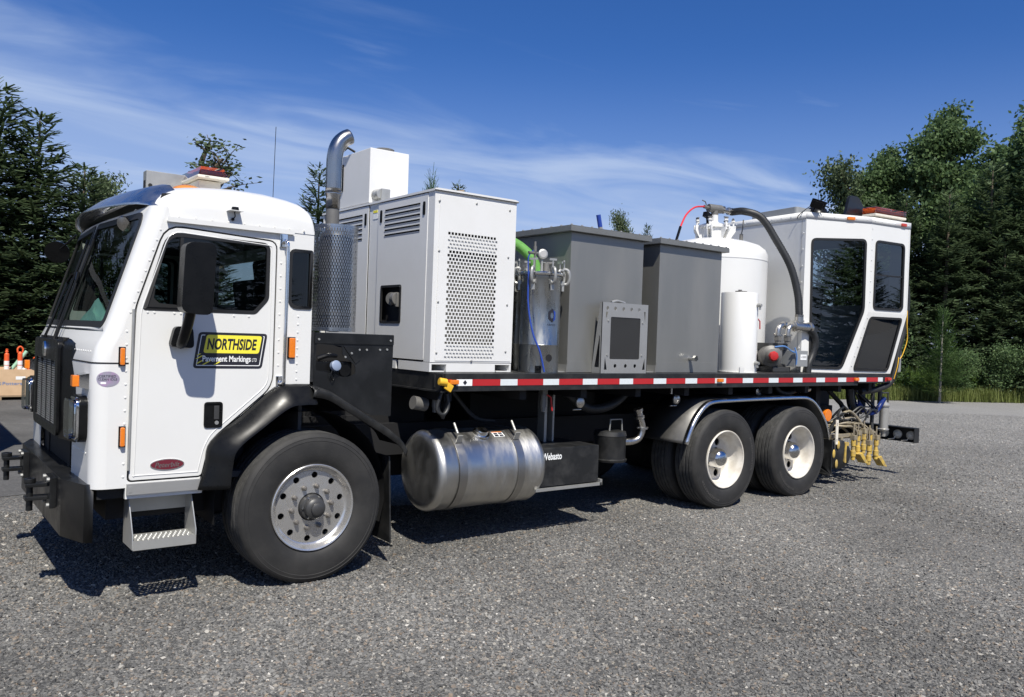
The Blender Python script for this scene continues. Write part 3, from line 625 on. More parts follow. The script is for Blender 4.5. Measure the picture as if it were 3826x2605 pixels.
# exhaust
MX, MY = .35, .45
b = B(); sl_ = []
for r in range(32):
    for k in range(52):
        u = (k+(.5 if r % 2 else 0))*(2*math.pi*.166/52); v = .035+r*.0235
        if v > .785: continue
        w2, h2 = .0042, .0165; sl_.append([(u+.002-w2+.004, v-h2*.7), (u+.006, v-h2), (u+.006+w2, v-h2*.7), (u+.006+w2, v+h2*.7), (u+.006, v+h2), (u+.006-w2, v+h2*.7)])
L_ = 2*math.pi*.166
sl_ = [s_ for s_ in sl_ if min(p[0] for p in s_) > .001 and max(p[0] for p in s_) < L_-.001]
b.plate([(i*L_/80, 0) for i in range(81)]+[(L_-i*L_/80, .80) for i in range(81)], sl_, lambda u, v, w: (MX+.166*math.cos(u/.166), MY+.166*math.sin(u/.166), 1.705+v), 0)
mu = B(); mu.lathe([(.03, 0), (.12, .02), (.125, .05), (.125, .12), (.133, .125), (.133, .145), (.125, .15), (.125, .40), (.132, .405), (.132, .425), (.125, .43), (.125, .72), (.10, .76), (.05, .80)], (MX, MY, 1.70), (0, 0, 1), 28); muo = mu.build('exhaust_muffler', 'hub_grey', T)
b.build('perforated_guard', 'guard_steel', muo)
for z_, h_ in ((1.705, .03), (2.492, .018)): b = B(); b.lathe([(.169, 0), (.169, h_)], (MX, MY, z_), (0, 0, 1), 40, False); b.build('guard_band', 'guard_steel', muo)
b = B(); b.cyl((.315, MY, 2.45), (.315, MY, 2.66), .050, n=24); b.build('stack_lower_pipe', 'cast_grey', muo)
b = B(); b.lathe([(.052, 0), (.052, .09), (.059, .11), (.059, .14)], (.315, MY, 2.64), (0, 0, 1), 24, False); b.tube([(.315, MY, 2.76), (.315, MY, 2.95), (.318, MY, 3.04), (.332, MY, 3.105), (.358, MY, 3.155), (.395, MY, 3.19), (.435, MY, 3.213)], .059, 24, False, smooth=5); st_ = b.build('exhaust_stack', 'stack_steel', muo, solid=.003)
# --- fuel tank
b = B(); R_ = .333; b.lathe([(0, -.075), (.12, -.073), (.22, -.067), (.275, -.058), (.305, -.045), (.322, -.028), (.330, -.012), (R_, 0), (R_, .006), (R_-.003, .012), (R_-.003, .96), (R_, .966), (R_, .985), (.328, 1.0), (.31, 1.03), (.2, 1.07), (0, 1.085)], (1.15, .345, .59), (1, 0, 0), 56); ft = b.build('fuel_tank', 'brushed_alu', T, sharp=30)
for x in (1.315, 1.905):
    b = B(); b.lathe([(R_+.001, 0), (R_+.004, .0), (R_+.004, .075), (R_+.001, .075)], (x-.037, .345, .59), (1, 0, 0), 56, False); so_ = b.build('tank_strap', 'strap_alu', ft)
    b = B(); b.tube([(x, .12, .91), (x, .18, .99)], .011, 8); b.obox((x, .095, .87), (.05, .012, .07), (28, 0, 0)); b.build('strap_bolt', 'galv', ft, bevel=.002)
b = B(); b.lathe([(.075, 0), (.075, .012), (.055, .014), (.055, .035), (.05, .045), (.02, .047)], (1.60, .20, .885), (0, -.42, .9), 24); b.build('filler_cap', 'polished', ft)
def onft(x, a): r = R_+.0015; return (x, .345-r*math.cos(a), .59+r*math.sin(a))
b = B(); b.loft([[onft(x, a) for a in (.95, 1.02, 1.09, 1.16)] for x in (1.71, 1.82)]); dc = b.build('tank_label', 'print_white', ft)
b = B(); b.loft([[(lambda p: (p[0], p[1]-.001, p[2]+.001))(onft(x, a)) for a in (1.125, 1.155)] for x in (1.712, 1.818)]); b.build('label_band', 'amber', ft)
b = B(); [b.loft([[(lambda p: (p[0], p[1]-.001, p[2]+.001))(onft(x, a)) for a in (a0, a0+.06)] for x in (x0, x0+.04)]) for x0, a0 in ((1.72, 1.04), (1.77, 1.05), (1.72, .965), (1.77, .965))]; b.build('label_print', 'sign_dark', ft)
# heater box
b = B(); b.box(2.15, 2.85, .07, .62, .41, .745); hb = b.build('heater_box', 'black_dusty', T, bevel=.006)
text('heater_lettering', 'Webasto', 'print_white', hb, lambda u, v, w: (2.172+u, .0685, .645+v), .085, .225, bold=.002)
b = B(); b.box(2.10, 2.88, .05, .075, .375, .40); b.box(2.86, 2.885, .05, .64, .375, .43); b.build('heater_rail', 'galv', hb)
b = B(); b.box(2.50, 2.53, .45, .55, .745, 1.26); b.box(2.60, 2.62, .45, .55, .745, 1.26); b.build('perforated_strut', 'galv', T)
# air cleaner pot with hose coupling
b = B(); b.lathe([(.165, 0), (.17, .02), (.155, .03), (.155, .24), (.16, .25), (.15, .29), (.09, .30)], (3.21, .30, .545), (0, 0, 1), 28); ac = b.build('filter_canister', 'black_dusty', T)
b = B(); b.tube([(3.14, .24, .83), (3.15, .24, .95), (3.3, .24, .95), (3.31, .24, .84)], .008, 6); b.build('canister_handle', 'galv', ac)
b = B(); b.tube([(3.36, .30, .72), (3.50, .28, .72), (3.58, .26, .76), (3.60, .25, .86), (3.55, .25, .98)], .035, 12, smooth=4); b.lathe([(.05, 0), (.05, .02)], (3.605, .25, .84), (0, 0, 1), 16); b.lathe([(.05, 0), (.05, .025), (.04, .03), (.04, .07), (.048, .075), (.048, .10)], (3.56, .25, .95), (-.3, 0, 1), 16); b.cyl((3.5, .22, .86), (3.7, .27, .85), .008); b.build('hose_coupling', 'stainless_pipe', T)
# --- deck
b = B(); b.box(1.10, 7.12, 0, 2.56, 1.30, 1.405); b.box(1.10, 7.12, 0, .06, 1.262, 1.30); b.box(7.12, 7.90, .0, 2.56, 1.29, 1.402); dk = b.build('flatbed_deck', 'black_dusty', T, bevel=.004)
b = B()
for x in (1.14, 1.9, 2.6, 3.3, 4.0, 4.7, 5.4, 6.1, 6.8, 7.5): b.box(x, x+.07, .07, 2.5, 1.18, 1.298)
b.build('deck_crossmembers', 'black_matte', dk)
b = B(); b.box(1.085, 1.098, .02, 1.6, 1.27, 1.40); b.box(1.06, 1.098, .0, 1.8, 1.255, 1.268); [b.box(1.075, 1.086, y, y+.02, 1.29, 1.39) for y in (.12, 1.05)]; b.build('deck_front_rail', 'black_dusty', dk)
rs = B().box(0, .279, -.0022, .0, 1.307, 1.359).build('reflective_tape_red', 'tape_red', None); ws_ = B().box(0, .178, -.0022, .0, 1.307, 1.359).build('reflective_tape_white', 'tape_white', None)
copies(rs, [(1.357+.4575*i, 0, 0) for i in range(14)], dk)
copies(ws_, [(1.637+.4575*i, 0, 0) for i in range(13)], dk)
b = B(); b.box(7.585, 7.70, -.0022, 0, 1.307, 1.359); b.build('reflective_tape_white', 'tape_white', dk)
b = B(); b.box(7.76, 7.88, -.0022, 0, 1.307, 1.359); b.build('reflective_tape_red', 'tape_red', dk)
b = B(); b.box(1.11, 1.16, -.0022, 0, 1.307, 1.359); b.build('reflective_tape_red', 'tape_red', dk)
b = B(); b.box(1.205, 1.355, -.0022, 0, 1.307, 1.359); b.build('deck_label', 'print_white', dk)
b = B(); b.plate([(1.265, 1.333), (1.285, 1.312), (1.305, 1.333), (1.285, 1.354)], [], XZ(-.0032), .0005); b.build('label_diamond', 'sign_dark', dk)
for x, m_ in ((1.17, 'amber'), (4.45, 'amber'), (7.06, 'amber'), (7.83, 'red_lens')):
    b = B(); b.obox((x, -.016, 1.338), (.085, .028, .036)); b.build('deck_marker_lamp', m_, dk, bevel=.006)
# yellow strap hook at the deck front
b = B(); b.cyl((1.035, -.01, 1.345), (1.10, -.02, 1.335), .03, n=14); b.obox((1.12, -.02, 1.30), (.07, .02, .06), (0, 30, 0)); b.build('yellow_valve_handle', 'yellow', T, bevel=.006)
b = B()
for i in range(5): b.tube([(1.10+.012*i, .05+.02*i, 1.25), (1.06+.02*i, .05+.02*i, 1.12), (1.12+.012*i, .04+.02*i, 1.08-.01*i), (1.17, .05+.02*i, 1.14), (1.16, .06, 1.24)], .013, 8, smooth=4)
b.build('coiled_hoses', 'hose', T)
b = B(); b.cyl((1.02, .35, 1.15), (1.14, .35, 1.13), .055, n=18); b.build('air_filter_bowl', 'cast_grey', T)
# fittings under the deck
def valve(x, y, z, red):
    b = B(); b.cyl((x, y, 1.27), (x, y, z+.02), .018, n=10); b.cyl((x, y, z-.06), (x, y, z+.05), .026, n=10); b.cyl((x, y, z-.10), (x, y, z-.06), .02, n=6); v_ = b.build('drain_valve', 'cast_grey', T)
    b = B(); b.tube([(x+.02, y-.02, z+.05), (x+.055, y-.035, z+.03), (x+.07, y-.04, z-.09)], .008, 6); b.build('valve_handle', 'red_paint' if red else 'galv', v_)
valve(2.23, .15, 1.16, True); valve(1.2, .3, 1.17, True)
for x, z in ((2.70, 1.13), (4.02, 1.135), (5.38, 1.20)):
    b = B(); b.cyl((x, .25, 1.27), (x, .25, z+.05), .03, n=12); b.lathe([(.05, 0), (.05, .02), (.03, .03), (0, .032)], (x, .20, z), (0, -1, 0), 20); b.cyl((x-.05, .23, z-.07), (x+.05, .23, z-.07), .008); b.build('cam_lock_cap', 'stainless_pipe', T)
b = B(); b.tube([(2.75, .5, 1.22), (3.0, .4, 1.05), (3.3, .38, 1.08), (3.6, .45, 1.22)], .045, 10, smooth=5); b.build('underdeck_hose', 'hose', T); b = B(); b.tube([(1.5, .5, 1.22), (1.7, .45, 1.0), (1.95, .5, .95)], .02, 8, smooth=4); b.build('underdeck_hose', 'hose', T); b = B(); b.tube([(5.78, .25, 1.26), (5.82, .22, 1.19), (5.95, .2, 1.165), (6.15, .22, 1.20)], .03, 10, smooth=5); b.build('underdeck_hose', 'hose', T)
b = B(); b.tube([(6.15, .22, 1.20), (6.30, .22, 1.215), (6.42, .22, 1.205)], .028, 10); b.cyl((6.2, .22, 1.2), (6.25, .22, 1.21), .04, n=8); b.cyl((6.33, .22, 1.21), (6.37, .22, 1.21), .042, n=8); b.build('hose_fitting', 'stainless_pipe', T)
# driveline with added black boxes that darken the gap under the deck
b = B(); b.cyl((.5, YM, .70), (4.6, YM, .55), .05, n=10); b.box(.2, 1.5, .95, 1.6, .45, 1.2); b.box(2.0, 3.6, .95, 1.6, .80, 1.25); b.cyl((4.604, .1, .509), (4.604, 2.46, .509), .07, n=12); b.cyl((5.924, .1, .509), (5.924, 2.46, .509), .07, n=12); b.sphere((4.604, YM, .51), .22); b.sphere((5.924, YM, .51), .22); b.cyl((0, .2, .475), (0, 2.36, .475), .05, n=10); b.box(-.6, 1.0, .88, 1.68, .5, 1.0); b.box(1.0, 7.6, 1.95, 2.45, .85, 1.28); b.box(2.2, 3.2, 1.9, 2.45, .4, .85); b.box(1.0, 2.2, 1.9, 2.45, .3, .9); b.build('driveline_and_dark_fill', 'black_matte', T)
# --- tandem wheel guard
tp_ = [(3.975, .70), (4.03, .83), (4.12, .97), (4.24, 1.075), (4.38, 1.125), (4.7, 1.135), (5.2, 1.142), (5.9, 1.145), (6.10, 1.125), (6.24, 1.06), (6.38, .93), (6.48, .80), (6.55, .63)]
P_ = catmull([(a, 0, c) for a, c in tp_], 4)
b = B(); b.loft([[(p.x, .0, p.z), (p.x, .62, p.z)] for p in P_]); tg = b.build('tandem_wheel_guard', 'guard_metal', T, solid=.006, sharp=50)
b = B(); rows = []
nP = len(P_)
for i, p in enumerate(P_):
    d = (P_[min(i+1, nP-1)]-P_[max(i-1, 0)]).normalized(); nrm = Vector((-d.z, 0, d.x))
    if nrm.z < 0 and i < 3: pass
    rows.append([tuple(p+nrm*.006+Vector((0, .045, 0))), tuple(p+nrm*.008+Vector((0, .012, 0))), tuple(p+Vector((0, -.006, 0))), tuple(p-nrm*.022+Vector((0, -.010, 0))), tuple(p-nrm*.03+Vector((0, -.004, 0)))])
b.loft(rows); b.build('guard_trim', 'polished', tg, solid=.003, sharp=60)
b = B(); b.plate([(0, .20), (.0, .62), (.58, .62), (.58, .20)], [], lambda u, v, w: (6.60+w+.02*math.sin(u*40)*(.9-v), u, v), .014, [(.05*i, .3+.1*j) for i in range(1, 11) for j in range(3)]); mf = b.build('mud_flap', 'black_dusty', T)
b = B(); b.box(6.585, 6.62, .0, .6, .185, .20); b.build('flap_weight', 'polished', mf)
# --- wheels
def wheel_set(x, z, r, y_lip, width, kind, sgn, inner=False):
    # sgn +1: outer face looks to -y
    w = bpy.data.objects.new('wheel', None); COL.objects.link(w); w.parent = T; w.location = Vector((x, YM, 0))*0; ORG[w.name] = ORG[T.name]
    Y = lambda h: y_lip+sgn*h
    ax = (0, sgn, 0); o = (x, y_lip, z)
    hs_ = -.018   # sidewall bulge past the rim lip
    W_ = width
    sw = [(.300, .012), (.315, .0), (.345, hs_+.004), (.385, hs_), (.43, hs_-.001), (r*.88, hs_+.003), (r*.885, hs_+.001), (r*.925, hs_+.006), (r*.93, hs_+.004), (r*.955, hs_+.010), (r*.98, hs_+.022), (r*.992, hs_+.032)]
    other = [(a, W_-2*abs(hs_)*0+hs_*0+(-h)+2*hs_*0) for a, h in reversed(sw)]
    other = [(a, W_+hs_*2-h) for a, h in reversed(sw)]
    tb = B(); tb.lathe(sw, o, ax, 72, False); tb.lathe(other, o, ax, 48, False); ty = tb.build('tyre', 'rubber', w, sharp=40)
    y0t = hs_+.032; y1t = W_+hs_*2-(hs_+.032)
    ng = 4; tr = []; span = y1t-y0t
    pr = [(r*.992, y0t)]
    for k in range(ng):
        c = y0t+span*(k+1)/(ng+1); pr += [(r*.998, c-.008), (r*.972, c-.0055), (r*.972, c+.0055), (r*.998, c+.008)]
    pr += [(r*.992, y1t)]
    tb = B(); tb.lathe(pr, o, ax, 72, False); tb.build('tread_band', 'tread', w, sharp=30)
    # blocks at the tread shoulder
    if inner: return w
    if kind == 'steer':
        rb_ = B(); rb_.lathe([(.303, .010), (.303, -.004), (.298, -.008), (.288, -.004), (.283, .012), (.272, .03), (.262, .042), (.252, .046)], o, ax, 64, False)
        rb_.lathe([(.26, .05), (.25, .2), (.28, W_-.03)], o, ax, 48, False)
        hh = [circle(.222*math.cos(a), .222*math.sin(a), .0225, 14) for a in [2*math.pi*(i+.35)/10 for i in range(10)]]
        rb_.plate(circle(0, 0, .2525, 64), hh+[circle(0, 0, .098, 32)], lambda u, v, t: (x+u, Y(.044+t-.010*max(0, 1-((math.hypot(u, v)-.098)/.16))), z+v), .012)
        rm = rb_.build('rim', 'wheel_alu', w, sharp=35)
        nb = B(); nb.lathe([(.019, 0), (.019, .010), (.0155, .012), (.0155, .026), (.010, .028), (.010, .036), (0, .037)], (0, 0, 0), (0, -sgn, 0), 6)
        n0 = nb.build('lug_nut', 'nut', None); copies(n0, [(x+.147*math.cos(a), Y(.034), z+.147*math.sin(a)) for a in [2*math.pi*i/10+.1 for i in range(10)]], w)
        db = B(); db.lathe([(.25, .10), (.0001, .10)], o, ax, 24, False); db.build('brake_drum', 'black_matte', w)
        hb_ = B(); hb_.lathe([(.095, .05), (.09, .03), (.085, .0), (.072, -.004), (.07, -.045), (.06, -.055), (.045, -.06), (.042, -.075), (.03, -.082), (.0, -.083)], o, ax, 32, False); hb_.build('hub', 'hub_grey', w, sharp=35)
        cb = B(); [cb.cyl((x+.079*math.cos(a), Y(-.012), z+.079*math.sin(a)), (x+.079*math.cos(a), Y(.0), z+.079*math.sin(a)), .007, n=6) for a in [2*math.pi*i/6 for i in range(6)]]; tag(cb.build('hub_bolts', 'polished', w), kind='stuff')
    else:
        rb_ = B(); rb_.lathe([(.303, .012), (.303, -.004), (.297, -.010), (.288, -.006), (.284, .01), (.268, .03), (.262, .06), (.258, .10), (.250, .135), (.235, .155), (.222, .160)], o, ax, 64, False)
        hh = [circle(.172*math.cos(a), .172*math.sin(a), .040, 18) for a in [2*math.pi*i/5 for i in range(5)]]
        rb_.plate(circle(0, 0, .2235, 64), hh+[circle(0, 0, .09, 32)], lambda u, v, t: (x+u, Y(.160+t), z+v), .012)
        rm = rb_.build('rim', 'white_wheel', w, sharp=35)
        cb = B(); cb.lathe([(.112, .16), (.112, .13), (.106, .115), (.103, .08), (.088, .045), (.06, .022), (.03, .012), (0, .010)], o, ax, 36, False); cb.build('chrome_hub_cover', 'hub_chrome', w)
        db = B(); db.lathe([(.22, .20), (.0001, .20)], o, ax, 24, False); db.build('brake_drum', 'black_matte', w)
        if sgn > 0:
            rl_ = r*.80
            for a0 in (-.15, 2.2): text('tyre_lettering', 'ROADMASTER', 'tyre_letter', w, lambda u, v, w_, a0=a0: (x+(rl_+v)*math.sin(a0+1.2-u/rl_*-1), Y(hs_-.0035), z+(rl_+v)*math.cos(a0+1.2+u/rl_)), .036, .36)
    return w
wheel_set(0, .475, .527, -.07, .385, 'steer', 1); wheel_set(0, .475, .527, 2.63, .385, 'steer', -1)
for x in (4.604, 5.924):
    wheel_set(x, .509, .518, .0, .285, 'drive', 1); wheel_set(x, .509, .518, .33, .285, 'drive', 1, True)
    wheel_set(x, .509, .518, 2.56, .285, 'drive', -1); wheel_set(x, .509, .518, 2.23, .285, 'drive', -1, True)
# --- rear end
b = B(); b.box(6.9, 7.9, .85, 1.7, .6, 1.28); b.box(6.7, 6.8, .3, .9, .8, 1.28); b.tube([(7.0, .4, 1.25), (7.35, .35, 1.0), (7.5, .3, .75)], .03, 8); b.build('rear_subframe', 'black_matte', T)
b = B(); b.cyl((6.80, .18, .885), (6.80, .24, .885), .075, n=20); b.build('amber_side_lamp', 'amber', T, bevel=.01)
b = B(); b.box(8.70, 8.71, .0, 2.56, .475, .672); b.box(8.58, 8.70, .0, 2.56, .664, .672); b.box(8.58, 8.70, .0, .01, .475, .664); b.box(8.62, 8.70, .0, 2.56, .475, .482); lbx = b.build('rear_lamp_channel', 'black_dusty', T)
b = B(); b.box(7.9, 8.7, 1.1, 1.5, .50, .66); b.build('rear_channel_arm', 'black_matte', T)
for y in (.10, .285, .47):
    b = B(); b.lathe([(.06, 0), (.06, .02), (.04, .03), (.025, .045), (0, .045)], (8.70, y, .562), (-1, 0, 0), 20); b.tube([(8.66, y, .56), (8.63, y+.02, .50), (8.63, y+.10, .485)], .007, 6); b.build('rear_lamp', 'cream', lbx)
b = B(); b.box(7.6, 8.2, .8, 1.8, .62, .74); b.box(7.9, 8.1, .5, .9, .6, .7); b.build('rear_crossbeam', 'black_matte', T)
# ------------------------------------------------------------------ equipment on the flatbed
ZD = 1.407
# --- generator set
mat('radiator_grey', (.10, .098, .092), .6, var=.6, vscale=30, col2=(.05, .05, .048))
G = thing('generator_set', (1.48, 1.2, ZD), 'tall white generator enclosure with perforated side panel at the front of the flatbed', 'generator')
GX0, GX1, GY0, GY1, GZ0, GZ1 = 1.075, 1.895, .20, 2.30, 1.485, 2.87
# base skid with fork pockets
b = B(); b.plate([(GX0, ZD), (1.215, ZD), (1.215, 1.415), (1.095, 1.415), (1.095, 1.468), (1.235, 1.468), (1.235, ZD), (1.725, ZD), (1.725, 1.468), (1.88, 1.468), (1.88, 1.415), (1.74, 1.415), (1.74, ZD), (GX1, ZD), (GX1, GZ0-.003), (GX0, GZ0-.003)], [], XZ(GY0+.004), .5)
b.box(GX0+.002, GX0+.02, GY0+.55, GY1, ZD, GZ0-.003); b.build('skid_base', 'white_gen', G)
b = B(); b.box(GX0+.03, GX1-.03, GY0+.3, GY1-.05, ZD+.01, 1.47); b.build('skid_core', 'black_matte', G)
# perforated near panel
holes = []; row = 0; z = 2.530
while z > 1.515:
    n_ = 16 if row == 0 else 15; off = 0 if row % 2 == 0 else .0165
    for k in range(15):
        x = 1.218+k*.0325+off; holes.append([(x-.0115, z-.0108), (x+.0115, z-.0108), (x+.0115, z+.0108), (x-.0115, z+.0108)])
    row += 1; z -= .0296
NR = row
b = B(); b.plate(rrect(GX0+.045, GX1-.01, GZ0+.012, GZ1-.04, .004, 1), holes, XZ(GY0-.004), .003); pp = b.build('perforated_panel', 'white_gen', G)
for z_, z2_ in ((2.395, 2.518), (1.50, 1.635)): b = B(); b.box(1.19, 1.73, GY0+.006, GY0+.010, z_, z2_); b.build('baffle_plate', 'white_gen', G)
bolt2 = B().lathe([(.010, 0), (.009, .005), (.004, .008), (0, .008)], (0, 0, 0), (0, -1, 0), 8).build('panel_bolt', 'galv', None)
copies(bolt2, [(x, GY0-.004, z) for x, z in ((1.115, 2.78), (1.475, 2.80), (1.82, 2.785), (1.125, 2.38), (1.82, 2.385), (1.13, 1.97), (1.825, 1.98), (1.13, 1.56), (1.825, 1.58), (1.475, 1.50))], G)
# frame corner posts, roof, rear wall, interior
b = B()
b.box(GX0, GX0+.05, GY0, GY0+.10, GZ0, GZ1-.01); b.box(GX1-.03, GX1, GY0, GY1, GZ0, GZ1-.01); b.box(GX0+.05, GX1-.03, GY0, GY0+.02, GZ1-.04, GZ1-.01); b.box(GX0+.05, GX1-.03, GY0+.0, GY0+.02, GZ0, GZ0+.012); b.box(GX0, GX1-.03, GY1-.03, GY1, GZ0, GZ1-.01)
b.box(GX0+.05, 1.19, GY0+.001, GY0+.02, GZ0+.012, GZ1-.04); b.box(1.73, GX1-.03, GY0+.001, GY0+.02, GZ0+.012, GZ1-.04); b.box(GX0+.006, GX0+.02, 1.14, 1.315, GZ0, GZ1-.012); b.build('corner_frame', 'white_gen', G)
b = B(); b.loft([[(GX0-.01, y, GZ1-.014), (GX0-.01, y, GZ1+.004), (GX0+.02, y, GZ1+.010), (GX1-.02, y, GZ1+.010), (GX1+.012, y, GZ1+.002), (GX1+.012, y, GZ1-.012)] for y in (GY0-.012, GY1+.01)]); b.add([(GX0-.01, GY0-.012, GZ1-.014), (GX0-.01, GY0-.012, GZ1+.004), (GX0+.02, GY0-.012, GZ1+.010), (GX1-.02, GY0-.012, GZ1+.010), (GX1+.012, GY0-.012, GZ1+.002), (GX1+.012, GY0-.012, GZ1-.012)], [(0, 1, 2, 3, 4, 5)])
b.add([(GX0-.01, GY0-.012, GZ1-.013), (GX1+.012, GY0-.012, GZ1-.013), (GX1+.012, GY1, GZ1-.013), (GX0-.01, GY1, GZ1-.013)], [(0, 1, 2, 3)]); b.build('roof_panel', 'white_gen', G)
b = B(); b.box(GX0-.012, GX1+.014, GY0-.0145, GY0-.0125, GZ1-.013, GZ1-.006); b.build('roof_edge_strip', 'gasket', G)
b = B(); b.box(GX0+.06, GX1-.05, GY0+.16, GY1-.05, GZ0+.02, GZ1-.06); b.build('engine_bulk', 'black_matte', G)
b = B(); b.box(1.15, 1.78, GY0+.055, GY0+.075, 1.64, 2.39); b.build('radiator_core', 'radiator_grey', G)
# doors on the end facing the cab
def gdoor(y0, y1, wz):
    dp = rrect(y0, y1, GZ0+.012, GZ1-.022, .01, 2); hs_ = []
    l0, l1 = y0+.12, y1-.115
    for i in range(6):
        zz = 2.535+i*.0435; hs_.append(rrect(l0, l1, zz, zz+.030, .006, 2))
    if wz: hs_.append(rrect(.70, 1.03, 1.805, 2.105, .012, 2))
    b = B(); b.plate(dp, hs_, YZ(GX0-.004), .004); d_ = b.build('enclosure_door', 'white_gen', G)
    s0_ = B().add([(GX0+.020, l0, 0), (GX0+.020, l1, 0), (GX0-.008, l1, .015), (GX0-.008, l0, .015), (GX0-.002, l0, .0), (GX0-.002, l1, .0)], [(0, 1, 2, 3), (3, 2, 5, 4)]).build('louvre_slat', 'white_gen', None, recalc=False)
    copies(s0_, [(0, 0, 2.535+i*.0435) for i in range(6)], d_)
    b = B(); b.box(GX0+.03, GX0+.034, l0-.02, l1+.02, 2.52, 2.80); b.build('louvre_back', 'black_matte', d_)
    for yy in (y0+.055, y1-.055):
        b = B(); b.plate(rrect(yy-.017, yy+.017, 2.675, 2.785, .012, 3), [], YZ(GX0-.010), .006); b.build('door_latch', 'black_plastic', d_, bevel=.003)
    return d_
d1 = gdoor(.30, 1.135, True); d2 = gdoor(1.32, 2.15, False)
b = B(); wp = rrect(.685, 1.045, 1.79, 2.12, .02, 3); b.plate(wp, [inset(wp, .02)], YZ(GX0-.010), .012); b.build('hatch_rim', 'gasket', d1)
b = B(); b.box(GX0+.05, GX0+.058, .69, 1.04, 1.79, 2.12); b.build('hatch_back', 'black_matte', d1)
b = B(); b.cyl((GX0+.06, .86, 2.0), (GX0-.03, .82, 2.0), .055, n=20); b.cyl((GX0-.005, .80, 2.0), (GX0-.005, .74, 2.0), .055, n=20); b.obox((GX0-.01, .74, 1.99), (.03, .03, .12)); b.build('outlet_elbow', 'cast_grey', d1, bevel=.006)
b = B(); b.plate(rrect(1.16, 1.25, 2.72, 2.80, .004, 1), [], YZ(GX0+.003), .002); wl_ = b.build('warning_label', 'print_white', G)
b = B(); b.box(GX0+.001, GX0+.003, 1.165, 1.245, 2.775, 2.797); b.build('label_band', 'sign_yellow', wl_)
b = B(); b.box(1.52, 1.72, .55, .75, 2.881, 2.93); b.obox((1.48, .65, 2.94), (.2, .22, .012), (0, -14, 0)); b.build('exhaust_flap', 'pallet', G)
# --- header tank
H = thing('header_tank', (1.28, 1.65, 2.882), 'small white rectangular header tank with round cap standing on top of the generator', 'tank')
b = B(); b.box(1.08, 1.485, 1.345, 1.95, 2.884, 3.385); b.build('tank_body', 'white_gen', H, bevel=.008)
b = B(); b.lathe([(.07, 0), (.07, .012), (.09, .016), (.095, .045), (.085, .05), (0, .05)], (1.33, 1.55, 3.387), (0, 0, 1), 28); b.build('filler_cap', 'cast_grey', H)
b = B(); b.lathe([(.05, 0), (.05, .04), (.042, .045), (.042, .09)], (1.15, 1.343, 2.96), (0, -1, 0), 16); b.box(1.15, 1.24, 1.24, 1.31, 2.90, 3.01); b.build('outlet_fitting', 'galv', H, bevel=.006)
b = B(); b.tube([(1.06, 1.9, 3.42), (1.05, 1.75, 3.44), (1.10, 1.7, 3.40)], .012, 6); b.box(1.062, 1.078, 1.88, 1.945, 3.05, 3.30); b.build('side_gauge', 'black_plastic', H)
